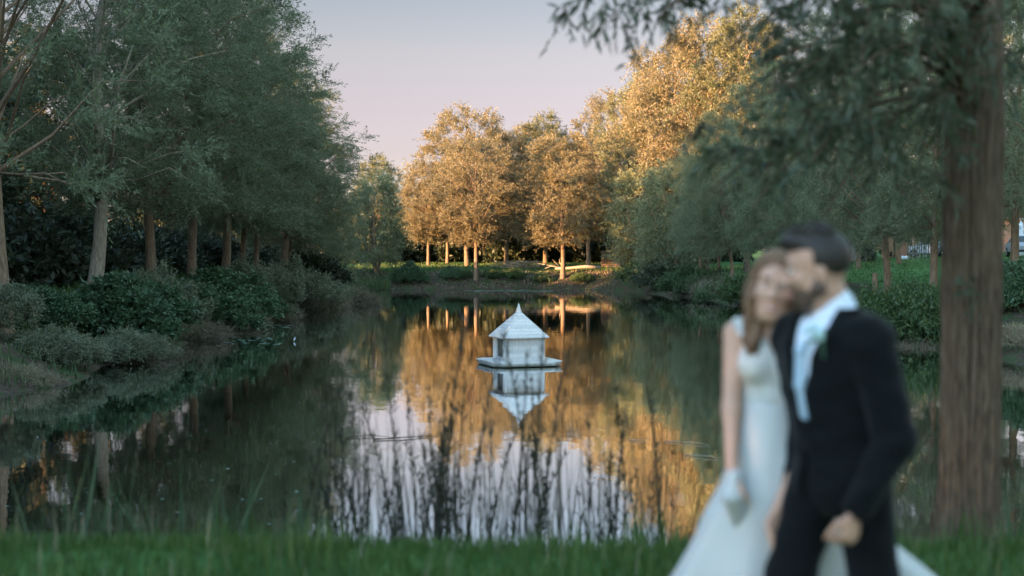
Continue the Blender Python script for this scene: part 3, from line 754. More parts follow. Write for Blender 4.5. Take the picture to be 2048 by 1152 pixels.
pads(430, 590, 648, 656, 60, .10, 4, 'pale floating weed off the shaded bank')
pads(440, 560, 676, 690, 40, .09, 5, 'floating weed patch beside the dry tangles')
def specks(n, seed):
    r = np.random.default_rng(seed); X = r.uniform(-9.5, 11, n); D = 14+r.random(n)**1.4*60
    k = (pond_d(X, D) < -.3); k &= r.random(n) < np.where(X < -1, 1, .45); X, D = X[k], D[k]; parts = []
    for x, y in zip(X, D):
        s_ = r.uniform(.006, .018); a = np.arange(5)*2*PI/5+r.uniform(0, 6)
        parts.append((np.stack([x+s_*np.cos(a)*1.6, y+s_*np.sin(a)*1.6, .006+.006*r.random(5)], -1), np.array([[0, 1, 2], [0, 2, 3], [0, 3, 4]])))
    V, F = join_np(parts); o = link('floating_leaves', mesh_np('floating_leaves', V, F, M['pad'], False, {'leafrand': ('FACE', np.repeat(r.uniform(0, 1, len(parts)), 3))}))
    tag(o, 'small fallen leaves and specks floating on the dark water', 'leaves', kind='stuff')
specks(700, 40)
GT = 'twigs floating on the pond'
def twig(pts, rad, label, mat='dark_bark'):
    D = [HC*FPX/(y-500) for x, y in pts]
    P = [((x-1024)/FPX*d, d, .012+.012*(i % 2)) for i, ((x, y), d) in enumerate(zip(pts, D))]
    o = MB().tube(P, [rad, rad*.8, rad*.4][:len(P)], 6).obj('floating_twig', M[mat], smooth=True); tag(o, label, 'twig', GT)
twig([(690, 878), (740, 874), (790, 878)], .008, 'dark twig floating at the edge of the sky reflection')
twig([(745, 882), (800, 879), (880, 873)], .010, 'longest dark twig floating across the reflected sky')
twig([(1258, 882), (1290, 884), (1300, 880)], .008, 'pale twig at the dim end of the house reflection', 'dead_wood')
twig([(1330, 884), (1390, 889), (1420, 893)], .007, 'thin pale twig floating nearest the bride', 'dead_wood')
twig([(1370, 912), (1420, 917), (1436, 920)], .008, 'thin pale twig below the other near the bride', 'dead_wood')
# white feather
D = HC*FPX/(683-500); X = px(588, D)
mb = MB(); V = []; F = []
for i in range(7):
    t_ = i/6; w_ = .03*math.sin(PI*min(1, t_*.9+.1)); cx, cz = .05*t_*t_, .02+.14*t_
    V += [(cx-w_, .01*t_, cz), (cx, .012+.01*t_, cz+.003), (cx+w_, .01*t_, cz)]
for i in range(6):
    for j in (0, 1): F.append((i*3+j, i*3+j+1, i*3+j+4, i*3+j+3))
o = mb.add(V, F).obj('white_feather', M['white_plastic'], loc=(X, D, 0)); tag(o, 'small white feather floating on the dark water off the shaded bank', 'feather')
# ---------------------------------------------------------------- floating duck house
def duck_house():
    D = 36.4; X = px(1037.5, D)
    t = thing('duck_house', 'white wooden duck house with stepped pyramid roof floating on the pond', 'duck house', (X, D, 0), math.radians(18)); t.scale = (.95, .95, .95)
    # platform: chamfered deck of planks on a rim
    def octo(a, c): return [(-a, -a+c), (-a+c, -a), (a-c, -a), (a, -a+c), (a, a-c), (a-c, a), (-a+c, a), (-a, a-c)]
    pf = MB().prism(octo(.96, .26), 'z', .02, .115).obj('platform', M['white_paint_b'], t, bevel=.008)
    for i in range(12):
        y0 = -.90+i*.15; hw = .98-max(0, abs(y0+.07)-.68)
        MB().box((0, y0+.07, .129+.002*(i % 3)), (2*hw, .142, .025)).obj('deck_board', M['white_paint_b' if i % 3 else 'white_paint'], pf)
    z0, z1, a = .145, .74, .53
    wall = MB()
    # hollow walls: front, right, back whole, left with the doorway
    th = .03
    wall.box((0, -a+th, (z0+z1)/2), (2*a-.08, th, z1-z0)); wall.box((0, a-th, (z0+z1)/2), (2*a-.08, th, z1-z0)); wall.box((a-th, 0, (z0+z1)/2), (th, 2*a-.16, z1-z0))
    wall.box((-a+th, .41, (z0+z1)/2), (th, .20, z1-z0)); wall.box((-a+th, -.43, (z0+z1)/2), (th, .16, z1-z0)); wall.box((-a+th, -.02, z0+.04), (th, .66, .08)); wall.box((-a+th, -.02, z1-.025), (th, .66, .05))
    wall.box((0, 0, z0+.012), (2*a-.14, 2*a-.14, .02)); 
    wo_ = wall.obj('wall', M['white_paint_b'], t)
    ld = MB().box((.06, 0, (z0+z1)/2+.01), (2*a-.32, 2*a-.12, z1-z0-.06)).obj('doorway_shade_box', M['dark_inside'], t)  # near-black box stands in for the shade seen through the doorway
    hb = (z1-z0)/6
    for k in range(6):               # lapped boards
        zc = z0+hb*(k+.5)
        R = np.array([[1, 0, 0], [0, math.cos(.10), -math.sin(.10)], [0, math.sin(.10), math.cos(.10)]])
        for s in (0, 2, 1):
            q = s*PI/2; Rz = np.array([[math.cos(q), -math.sin(q), 0], [math.sin(q), math.cos(q), 0], [0, 0, 1]])
            c = Rz@np.array([0, -a+.002, zc])
            MB().box(c, (2*a-.10, .016, hb*1.02), Rz@R.T).obj('wall_board', M['white_paint' if (k+s) % 2 else 'white_paint_b'], wo_)
    for sx in (-1, 1):
        for sy in (-1, 1):
            MB().box((sx*(a-.02), sy*(a-.02), (z0+z1)/2), (.085, .085, z1-z0), np.array([[.7071, -.7071, 0], [.7071, .7071, 0], [0, 0, 1]])).obj('corner_post', M['white_paint'], t, bevel=.004)
    for y_ in (-.345, .305): MB().box((-a, y_, (z0+z1)/2+.02), (.05, .05, z1-z0-.06)).obj('door_jamb', M['white_paint'], t)
    rf = MB().box((0, 0, z1+.012), (2*a+.06, 2*a+.06, .024)).obj('roof', M['white_paint_b'], t)
    n = 8; zb, zt, A0, A1 = z1+.02, 1.40, .665, .06
    for k in range(n):               # courses of sloping boards, each lapping the one below
        u0, u1 = k/n, (k+1)/n
        w0, w1 = A0+(A1-A0)*u0, A0+(A1-A0)*u1
        za, zc = zb+(zt-zb)*u0, zb+(zt-zb)*u1
        for s in range(4):
            q = s*PI/2; c_, s_ = math.cos(q), math.sin(q)
            c = .10*w0/A0
            P = [(-w0+c, -w0-.012, za-.012), (w0-c, -w0-.012, za-.012), (w1-c*w1/w0, -w1+.002, zc), (-w1+c*w1/w0, -w1+.002, zc),
                 (-w0+c, -w0-.012, za+.016), (w0-c, -w0-.012, za+.016), (w1-c*w1/w0, -w1+.002, zc+.016), (-w1+c*w1/w0, -w1+.002, zc+.016)]
            P = [(x*c_-y*s_, x*s_+y*c_, z) for x, y, z in P]
            MB().add(P, [(3, 2, 1, 0), (4, 5, 6, 7), (0, 1, 5, 4), (1, 2, 6, 5), (2, 3, 7, 6), (3, 0, 4, 7)]).obj('roof_board', M['white_paint' if (k+s) % 3 else 'white_paint_b'], rf)
            c1 = c*w1/w0                # narrow hip board
            P = [(w0-c, -w0-.012, za-.010), (w0+.012, -w0+c, za-.010), (w1, -w1+c1, zc), (w1-c1, -w1, zc),
                 (w0-c, -w0-.012, za+.014), (w0+.012, -w0+c, za+.014), (w1, -w1+c1, zc+.014), (w1-c1, -w1, zc+.014)]
            P = [(x*c_-y*s_, x*s_+y*c_, z) for x, y, z in P]
            MB().add(P, [(3, 2, 1, 0), (4, 5, 6, 7), (0, 1, 5, 4), (1, 2, 6, 5), (2, 3, 7, 6), (3, 0, 4, 7)]).obj('hip_board', M['white_paint_b'], rf)
    f = MB(); f.tube([(0, 0, 1.38), (0, 0, 1.43), (0, 0, 1.46), (0, 0, 1.55), (0, 0, 1.67)], [.085, .085, .07, .04, .004], 12)
    f.obj('finial', M['white_paint'], t, smooth=True)
duck_house()

# ---------------------------------------------------------------- the big near tree
def near_tree():
    x0, y0 = px(1940, 8.55), 8.55; g = gz(x0, y0)
    t = thing('near_tree', 'big tree with furrowed brown trunk standing on the near bank right of the couple', 'tree', (x0, y0, g))
    n, m = 150, 300
    th = np.arange(n)*2*PI/n; z = np.linspace(-.15, 6.2, m)
    TH, ZZ = np.meshgrid(th, z)
    R = .150*(1-.022*ZZ)+.07*np.exp(-np.clip(ZZ, 0, 9)/.16)
    r = np.random.default_rng(4)
    fur = np.zeros_like(TH)
    for k, am in ((9, .005), (14, .009), (23, .010), (37, .006)):   # long bark ridges that wander and fork
        ph = r.uniform(0, 6.28)
        w = TH*k+ph+1.1*np.sin(ZZ*1.7+k)+.7*np.sin(ZZ*4.3+2*k+TH*2)
        fur += am*(np.abs(np.sin(w/2))*2-1)
    fur += .004*np.sin(ZZ*38+7*np.sin(TH*6))*np.sin(TH*17)
    R = R+fur+.012*np.cos(2*TH+ZZ*.5)
    V = np.stack([R*np.cos(TH)+.02*np.sin(ZZ*.6)-.004*ZZ, R*np.sin(TH), ZZ], -1).reshape(-1, 3)
    i, j = np.meshgrid(np.arange(m-1), np.arange(n), indexing='ij'); k = (j+1) % n
    F = np.stack([i*n+j, i*n+k, (i+1)*n+k, (i+1)*n+j], -1).reshape(-1, 4)
    link('trunk', mesh_np('trunk', V, F, M['near_bark'], True), t)
    r = np.random.default_rng(29)
    # boughs: from the trunk outwards, then drooping; local coordinates
    def L(xp, yp, D): return np.array([px(xp, D)-x0, D-y0, zz(yp, D)-g])
    tips = []
    bou = []
    spec = [((1500, 60, 7.6), 3.6), ((1420, 250, 7.4), 3.1), ((1560, 170, 7.0), 3.0), ((1400, 400, 7.6), 2.7), ((1620, 330, 7.2), 2.6), ((1760, 60, 7.3), 3.4), ((1780, 250, 7.6), 2.8),
            ((1330, 20, 8.4), 4.0), ((1220, -20, 8.6), 4.1), ((1700, 150, 6.6), 3.0), ((2000, 60, 7.5), 3.6), ((2060, 180, 8.8), 2.9), ((1500, 420, 7.8), 2.6), ((1480, 150, 8.2), 3.3),
            ((1650, -60, 7.0), 3.9), ((1850, 120, 7.4), 3.0), ((1560, 40, 8.4), 3.7), ((1650, 430, 8.0), 2.4), ((1520, 20, 6.6), 3.7), ((1620, 90, 6.8), 3.4), ((1700, 20, 7.0), 3.6)]
    for (tip, zb) in spec:
        e = L(*tip); s = np.array([0, 0, max(zb-.4, 2.75)]); mid = s*.45+e*.55+np.array([0, 0, .45])+r.normal(0, .06, 3)
        u = np.linspace(0, 1, 8)[:, None]; pts = (1-u)**2*s+2*u*(1-u)*mid+u**2*e
        bou.append(tube(pts, np.linspace(.034 if zb > 3.2 else .017, .005, 8), 6)); tips.append(pts)
    P, Dv = [], []
    def spray(a, d, ln, nl):
        d = d/np.linalg.norm(d); s = np.linspace(.08, 1, nl)
        pts = a+d*ln*s[:, None]+np.array([0, 0, -.40])*ln*(s**2)[:, None]
        tw = np.concatenate([[a], pts]); bou.append(tube(tw[::2] if len(tw) > 4 else tw, np.linspace(.005, .0015, len(tw[::2]) if len(tw) > 4 else len(tw)), 4))
        for i, p in enumerate(pts):
            side = r.normal(0, 1, 3); dd = d+np.array([0, 0, -.9*s[i]]); dd = dd/np.linalg.norm(dd)
            P.append(p); Dv.append(norm(dd*.75+side*.42))
    for pts, (tip, zb) in zip(tips, spec):
        sparse = tip[1] < 30 and tip[0] < 1400
        ns = 11 if sparse else (14 if tip[0] < 1720 else 9)
        uu = np.linspace(0, 1, 8); ncl = 5 if sparse else (5 if tip[0] < 1720 else 3)
        for c_ in range(ncl):
            u = r.uniform(.4, 1.0); c0 = np.array([np.interp(u, uu, pts[:, c]) for c in range(3)])+r.normal(0, .10 if sparse else .20, 3)
            for q in range(int(r.integers(3, 5) if sparse else r.integers(4, 8))):
                d = r.normal(0, .8, 3)+np.array([-.25, 0, -.05])
                spray(c0+r.normal(0, .03, 3), d, r.uniform(.14, .34), int(r.integers(9, 17)))
    # hanging sprays at the top of the view, and shoots on the trunk
    for xp, yp, D in [(1130, 15, 8.6), (1165, -5, 8.6), (1195, 20, 8.5), (1240, 30, 8.6), (1262, 70, 8.6), (1270, 20, 8.5), (1310, 20, 8.5), (1345, 10, 8.5), (1225, -20, 8.6), (1290, -20, 8.6), (1180, -25, 8.6), (1370, -15, 8.5)]:
        for q in range(3): spray(L(xp+r.uniform(-15, 15), yp+r.uniform(-15, 5), D), r.normal(0, .6, 3)+np.array([-.1, 0, -.5]), r.uniform(.12, .22), int(r.integers(7, 12)))
    for xp, yp in [(1930, 545), (1945, 570), (1915, 300), (1960, 180), (1930, 60)]:
        for q in range(2): spray(L(xp, yp, 8.33), r.normal(0, .6, 3)+np.array([-.1, -.5, -.2]), r.uniform(.10, .2), 7)
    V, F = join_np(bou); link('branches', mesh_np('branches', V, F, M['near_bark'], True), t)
    P = np.array(P); Dv = norm(np.array(Dv)); n = len(P)
    # lance-shaped leaves, folded a little along the midrib
    N = norm(r.normal(size=(n, 3))); S_ = norm(np.cross(Dv, N)); U = np.cross(S_, Dv)
    Ln = r.uniform(.055, .10, n)[:, None]; Wd = r.uniform(.014, .022, n)[:, None]
    dr = np.array([0, 0, -1])*Ln*.18
    V = np.stack([P, P+Dv*Ln*.35+S_*Wd*.5+U*Wd*.15, P+Dv*Ln*.35-S_*Wd*.5+U*Wd*.15, P+Dv*Ln*.35, P+Dv*Ln*.7+S_*Wd*.38+dr*.4+U*Wd*.1, P+Dv*Ln*.7-S_*Wd*.38+dr*.4+U*Wd*.1, P+Dv*Ln*.7+dr*.4, P+Dv*Ln+dr], 1).reshape(-1, 3)
    b = np.arange(n)*8
    tri = [(0, 3, 1), (0, 2, 3), (1, 3, 6), (1, 6, 4), (2, 5, 6), (2, 6, 3), (4, 6, 7), (5, 7, 6)]
    F = np.concatenate([np.stack([b+i, b+j, b+k], -1) for i, j, k in tri])
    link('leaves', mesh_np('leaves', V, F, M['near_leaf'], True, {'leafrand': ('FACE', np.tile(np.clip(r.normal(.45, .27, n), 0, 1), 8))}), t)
near_tree()

# ---------------------------------------------------------------- far bank things
def log_and_pile():
    D = 109.5
    def A(xp, yp, d=D): return (px(xp, d), d, zz(yp, d))
    t = thing('fallen_log', 'pale barkless fallen trunk lying on the far lawn against the slatted crate', 'log', (px(1170, D), D, gz(px(1170, D), D)))
    o = np.array(t.location)
    gl = lambda p, h: np.array([p[0], p[1], gz(p[0], p[1])+h])-o
    MB().tube([gl(A(1110, 0), .18), gl(A(1140, 0), .24), gl(A(1170, 0), .32), gl(A(1202, 0), .22)], [.06, .11, .13, .14], 10).obj('log', M['dead_wood'], t, smooth=True)
    b = MB()
    for k, (xp, h) in enumerate([(1095, .5), (1105, .9), (1085, .15), (1120, 1.0), (1075, .45)]): b.tube([gl(A(1118+k*3, 0), .2), gl(A((1118+xp)/2, 0), .35+h*.3), gl(A(xp, 0, D+.5*(k-2)), h)], [.04, .03, .012], 6)
    b.obj('bare_branches', M['dead_wood'], t, smooth=True)
    MB().tube([gl(A(1146, 0, D-.3), -.1), gl(A(1146, 0, D-.3), .22)], [.16, .14], 10).obj('stump', M['dark_bark'], t)
    r = np.random.default_rng(66)
    t = thing('brush_pile', 'heap of bare cut branches lying on the lawn beneath the sunlit willows', 'brush pile', (px(1045, 113), 113, gz(px(1045, 113), 113)))
    b = MB()
    for i in range(110):
        c = np.array([r.normal(0, 1.1), r.normal(0, .5), r.uniform(.05, .55)]); d = norm(np.array([r.normal(0, 1), r.normal(0, .3), r.normal(0, .16)])); l = r.uniform(.4, 1.3)
        b.tube([c-d*l*.5, c+[0, 0, .06], c+d*l*.5], [.028, .02, .008], 4, cap=False)
    b.obj('cut_branches', M['pale_bark'], t)
    # slatted crate
    x, y = px(1221, 114), 114.0
    t = thing('slatted_crate', 'old brown slatted wooden crate standing on the far lawn', 'crate', (x, y, gz(x, y)), -.12)
    for sx in (-.66, .66):
        for sy in (-.5, .5): MB().box((sx, sy, .68), (.09, .09, 1.36)).obj('post', M['brown_board'], t)
    for i in range(8):
        z = .09+i*.168
        MB().box((0, -.555, z), (1.5, .022, .13)).obj('slat', M['brown_board'], t); MB().box((0, .555, z), (1.5, .022, .13)).obj('slat', M['brown_board'], t)
        for sx in (-.715, .715): MB().box((sx, 0, z), (.022, 1.0, .13)).obj('slat', M['brown_board'], t)
    x = px(1247, 114); t = thing('fence_post', 'thick dark wooden post standing next to the slatted crate', 'post', (x, y, gz(x, y)))
    t2 = MB().box((0, 0, .6), (.42, .3, 1.25)).box((0, 0, 1.24), (.46, .34, .05)).obj('post_body', M['dark_bark'], t, bevel=.02)
    x = px(1259, 113); t = MB().tube([(0, 0, -.1), (.02, 0, .6), (0, 0, 1.15)], [.04, .035, .03], 8).obj('garden_stake', M['dead_wood'], loc=(x, 113, gz(x, 113)))
    tag(t, 'thin pale stake standing upright right of the slatted crate', 'stake')
log_and_pile()

# ---------------------------------------------------------------- behind the lawn: shed, brick outhouse, fence, cars, house
def yard():
    D = 116
    x = px(1722, D); g = gz(x, D)
    t = thing('garden_shed', 'weathered grey boarded shed on the edge of the lawn behind the groom\'s head', 'shed', (x, D, g), -.1)
    wl_ = MB().box((0, 0, .82), (1.9, 1.5, 1.64)).obj('wall', M['brown_board'], t)
    for i in range(9):
        MB().box((.35, -.765, .1+i*.185), (1.16, .025, .165), np.array([[1, 0, 0], [0, .995, .1], [0, -.1, .995]])).obj('board', M['grey_board'], wl_)
    for i in range(6):
        MB().box((-.87+i*.112, -.765, .83), (.10, .025, 1.6)).obj('board', M['grey_board'], wl_)
    MB().box((0, 0, 1.70), (2.1, 1.75, .07), np.array([[1, 0, 0], [0, .99, -.12], [0, .12, .99]])).obj('roof', M['dark_bark'], t)
    x = px(1736, 111); tm, cm = make_tree(77, 1.55, .12, .62, M['oak'], M['dark_bark'], 90, 7, 14, leaf=(.10, .02), tr=.05, prof='low', limbs=14, spray=.3, up=.1)
    t = thing('fir_sapling', 'small dark fir bush before the grey shed', 'shrub', (x, 111, gz(x, 111))); link('trunk', tm, t); link('crown', cm, t)
    x = px(1794, D); g = gz(x, D)
    t = thing('brick_outhouse', 'small gabled red brick outhouse right of the thick trunk on the lawn', 'outhouse', (x, D, g), -.08)
    MB().prism([(-.8, 0), (.8, 0), (.8, 1.55), (0, 2.15), (-.8, 1.55)], 'y', 0, 2.4).obj('wall', M['brick'], t)
    r = MB()
    for s in (-1, 1): r.add([(s*.92, -.08, 1.50), (0, -.08, 2.20), (0, 2.5, 2.20), (s*.92, 2.5, 1.50), (s*.92, -.08, 1.57), (0, -.08, 2.27), (0, 2.5, 2.27), (s*.92, 2.5, 1.57)], [(0, 1, 2, 3), (4, 5, 6, 7), (0, 1, 5, 4), (1, 2, 6, 5), (2, 3, 7, 6), (3, 0, 4, 7)])
    r.obj('roof', M['tile'], t)
    MB().box((-.22, -.012, .85), (.16, .03, 1.7)).obj('downpipe', M['dark_bark'], t)
    MB().box((-.5, -.012, .3), (.22, .04, .4)).obj('vent', M['dark_inside'], t)
    x = px(1808, 112); 
    b = MB(); r_ = np.random.default_rng(3)
    for q in range(4): b.tube([(q*.14-.2, 0, 0), (q*.14-.2, 0, .12), (q*.14-.2+r_.normal(0, .03), 0, .24), (q*.14-.2, 0, .30)], [.11, .13, .10, .03], 9)
    o = b.obj('plastic_sacks', M['white_plastic'], loc=(x, 112, gz(x, 112)), smooth=True); tag(o, 'white plastic sacks in a heap at the foot of the brick outhouse', 'sacks')
    xa, xb = px(1814, 114), px(1880, 114); t = thing('slat_fence', 'dark fence of upright slats in front of the parked white car', 'fence', ((xa+xb)/2, 114, gz((xa+xb)/2, 114)))
    w_ = (xb-xa)/2
    MB().box((0, .04, .35), (2*w_, .05, .08)).obj('rail', M['brown_board'], t); MB().box((0, .04, 1.45), (2*w_, .05, .08)).obj('rail', M['brown_board'], t)
    for i in range(15): MB().box((-w_+.06+i*(2*w_-.1)/14, 0, .85), (.07, .03, 1.7+.1*((i*7) % 3))).obj('slat', M['grey_board' if i % 3 else 'brown_board'], t)
    x, y = 46.5, 122.0
    t = thing('brick_house', 'orange brick house beyond the cars at the picture edge', 'house', (x, y, gz(x, y)-.1))
    MB().box((0, 3.5, 2.9), (9, 7, 5.8)).obj('wall', M['brick'], t)
    MB().prism([(-.4, 5.7), (7.4, 5.7), (3.5, 8.6)], 'x', -4.8, 4.8).obj('roof', M['tile'], t)
    MB().box((0, -.02, 3.0), (9.04, .05, .12)).obj('band_course', M['dead_wood'], t)
    for xx in (-2.6, 0, 2.6):
        for z in (1.5, 4.3):
            f = MB(); 
            for s in (-1, 1): f.box((xx+s*.55, -.03, z), (.08, .10, 1.3))
            for s in (-1, 1): f.box((xx, -.03, z+s*.61), (1.02, .10, .08))
            f = f.obj('window', M['white_paint'], t); MB().box((xx, -.012, z), (1.02, .03, 1.14)).obj('pane', M['win'], f)
    b = MB().tube([(0, 0, 0), (0, 0, .5), (0, 0, 1.7), (0, 0, 2.35), (0, 0, 2.5)], [.24, .22, .20, .15, .03], 10)
    xx = px(2041, 103); o = b.obj('garden_parasol', M['white_plastic'], loc=(xx, 103, gz(xx, 103)), smooth=True); tag(o, 'tall folded white parasol standing behind the silver car', 'parasol')
yard()

def car(name, label, paint, x, y, rz):
    t = thing(name, label, 'car', (x, y, gz(x, y)), rz, 'cars parked behind the lawn')
    prof = [(-2.1, .35), (-2.15, .75), (-2.05, .98), (-1.85, 1.0), (-1.45, 1.45), (-1.2, 1.52), (.35, 1.50), (.6, 1.42), (1.15, .98), (1.95, .86), (2.12, .68), (2.12, .38)]
    V = []; n = len(prof)
    for yy, sc in ((-.86, 0), (-.80, 1), (.80, 1), (.86, 0)):
        for (u, z) in prof:
            hi = max(0, (z-1.0)/.52)
            ys = (abs(yy)-.20*hi)*(1 if yy > 0 else -1)
            V.append((u*(1 if sc == 0 else 1.005), ys, z+(.0 if sc == 0 else .012)))
    F = [tuple(range(n))[::-1], tuple(range(3*n, 4*n))]
    for k in range(3):
        for i in range(n): F.append((k*n+i, k*n+(i+1) % n, (k+1)*n+(i+1) % n, (k+1)*n+i))
    MB().add(V, F).obj('body', paint, t)
    for s in (-1, 1):
        def sw(u, z): return (u, s*(.866-.20*max(0, (z-1.0)/.52)), z)
        for q in ([(-1.72, 1.05), (-1.38, 1.42), (-.55, 1.44), (-.55, 1.03)], [(-.47, 1.03), (-.47, 1.44), (.32, 1.42), (.90, 1.02)]):
            MB().add([sw(*p) for p in q]+[(p[0], sw(*p)[1]+s*.006, p[1]) for p in q], [(0, 1, 2, 3), (4, 5, 6, 7), (0, 1, 5, 4), (1, 2, 6, 5), (2, 3, 7, 6), (3, 0, 4, 7)]).obj('side_window', M['glass'], t)
        for u in (-1.32, 1.32):
            wv_ = MB(); a = np.arange(20)*2*PI/20
            wv_.prism([(u+.33*math.cos(q), .33+.33*math.sin(q)) for q in a], 'y', s*.70, s*.89); wh = wv_.obj('wheel', M['tyre'], t)
            MB().prism([(u+.20*math.cos(q), .33+.20*math.sin(q)) for q in a], 'y', s*.88, s*.905).obj('rim', M['rim'], wh)
        MB().box((-2.11, s*.70, .82), (.06, .18, .26)).obj('tail_lamp', M['lamp_red'], t)
        MB().box((2.07, s*.64, .70), (.10, .30, .15)).obj('headlight', M['lamp_clear'], t)
    for q, m_ in (((-1.83, 1.03, -1.49, 1.41), 'rear_window'), ((1.10, 1.03, .64, 1.40), 'windscreen')):
        u0, z0, u1, z1 = q; nx_ = -.014 if u0 < 0 else .014
        P = [(u0+nx_, -.72, z0), (u0+nx_, .72, z0), (u1+nx_, .60, z1), (u1+nx_, -.60, z1)]
        MB().add(P+[(p[0]+nx_, p[1], p[2]+.012) for p in P], [(0, 1, 2, 3), (4, 5, 6, 7), (0, 1, 5, 4), (1, 2, 6, 5), (2, 3, 7, 6), (3, 0, 4, 7)]).obj(m_, M['glass'], t)
    MB().box((-2.165, 0, .62), (.02, .52, .12)).obj('number_plate', M['plate_y'], t)
    MB().box((-2.13, 0, .43), (.12, 1.6, .16)).obj('bumper', M['tyre'], t)
    return t
car('parked_car', 'white car parked behind the slatted fence', M['car_white'], px(1862, 117), 117, math.radians(160))
car('parked_car', 'dark car with yellow plate parked close behind the big furrowed trunk', M['car_dark'], px(1900, 113), 113, math.radians(75))
car('parked_car', 'silver car with yellow plate parked before the brick house', M['car_silver'], px(2046, 97), 97, math.radians(80))
# ---------------------------------------------------------------- people
class SDF:
    def __init__(s, lo, hi, h):
        s.h = h; s.lo = np.array(lo, float); n = np.ceil((np.array(hi)-s.lo)/h).astype(int)+1
        s.n = n; s.F = np.full(n, 9., np.float32)
    def _sub(s, lo, hi):
        a = np.clip(np.floor((np.array(lo)-s.lo)/s.h).astype(int), 0, s.n); b = np.clip(np.ceil((np.array(hi)-s.lo)/s.h).astype(int)+1, 0, s.n)
        sl = tuple(slice(a[i], b[i]) for i in range(3))
        ax = [s.lo[i]+s.h*np.arange(a[i], b[i]) for i in range(3)]
        return sl, np.stack(np.meshgrid(*ax, indexing='ij'), -1)
    def _mix(s, sl, d, k, sub):
        F = s.F[sl]
        if F.size == 0: return
        if sub: F = -F
        hh = np.clip(.5+.5*(F-d)/k, 0, 1); F = F*(1-hh)+d*hh-k*hh*(1-hh)
        s.F[sl] = -F if sub else F
    def cone(s, a, b, ra, rb, k=.02, sub=False):
        a, b = np.array(a, float), np.array(b, float); R = max(ra, rb)+3*k+.02
        sl, P = s._sub(np.minimum(a, b)-R, np.maximum(a, b)+R); ab = b-a; t = np.clip(((P-a)@ab)/(ab@ab+1e-9), 0, 1)
        s._mix(sl, np.linalg.norm(P-a-t[..., None]*ab, axis=-1)-(ra+(rb-ra)*t), k, sub); return s
    def chain(s, pts, rads, k=.02, sub=False):
        for a, b, ra, rb in zip(pts[:-1], pts[1:], rads[:-1], rads[1:]): s.cone(a, b, ra, rb, k, sub)
        return s
    def ell(s, c, r, axes=None, k=.02, sub=False):
        c = np.array(c, float); r = np.array(r, float); A = np.eye(3) if axes is None else np.array(axes, float)
        R = r.max()+3*k+.02; sl, P = s._sub(c-R, c+R); q = (P-c)@A.T
        k0 = np.linalg.norm(q/r, axis=-1); k1 = np.linalg.norm(q/(r*r), axis=-1)+1e-9
        s._mix(sl, k0*(k0-1)/k1, k, sub); return s
    def fn(s, f, lo, hi, k=.01, sub=False):
        sl, P = s._sub(lo, hi); s._mix(sl, f(P).astype(np.float32), k, sub); return s
    def mesh(s, name, mats, idx=None):
        F = s.F; n = np.array(F.shape); I = F < 0
        c = [I[i:n[0]-1+i, j:n[1]-1+j, k:n[2]-1+k] for i in (0, 1) for j in (0, 1) for k in (0, 1)]
        cnt = sum(x.astype(np.int8) for x in c); act = (cnt > 0) & (cnt < 8)
        ai = np.argwhere(act); ID = np.full(act.shape, -1, np.int32); ID[act] = np.arange(len(ai))
        acc = np.zeros((len(ai), 3)); num = np.zeros(len(ai))
        corner = np.array([(i, j, k) for i in (0, 1) for j in (0, 1) for k in (0, 1)])
        val = [F[tuple((ai+o).T)] for o in corner]
        for p in range(8):
            for q in range(p+1, 8):
                if np.abs(corner[p]-corner[q]).sum() != 1: continue
                a, b = val[p], val[q]; m = (a < 0) != (b < 0); t = np.where(m, a/(a-b+1e-12), 0)
                acc += m[:, None]*(corner[p]+(corner[q]-corner[p])*t[:, None]); num += m
        V = s.lo+s.h*(ai+acc/num[:, None]); Q = []
        for ax in range(3):
            sl0 = [slice(None)]*3; sl1 = [slice(None)]*3; sl0[ax] = slice(0, n[ax]-1); sl1[ax] = slice(1, n[ax])
            A, B = I[tuple(sl0)], I[tuple(sl1)]; e = np.argwhere(A != B)
            u, v = [(1, 2), (2, 0), (0, 1)][ax]
            ok = (e[:, u] > 0) & (e[:, v] > 0) & (e[:, u] < n[u]-1) & (e[:, v] < n[v]-1); e = e[ok]
            q = []
            for du, dv in ((1, 1), (0, 1), (0, 0), (1, 0)):
                g_ = e.copy(); g_[:, u] -= du; g_[:, v] -= dv; q.append(ID[tuple(g_.T)])
            q = np.stack(q, -1); fl = ~A[tuple(e.T)]; q[fl] = q[fl][:, ::-1]; Q.append(q)
        Q = np.concatenate(Q)
        mi = None
        if idx is not None: mi = idx(V[Q].mean(1))
        return mesh_np(name, V, Q, mats, True, None, mi)

def nv(v): v = np.array(v, float); return v/np.linalg.norm(v)
def frame(f, u=(0, 0, 1)):
    f = nv(f); l = nv(np.cross(u, f)); return f, l, np.cross(f, l)      # forward, the person's own left, up

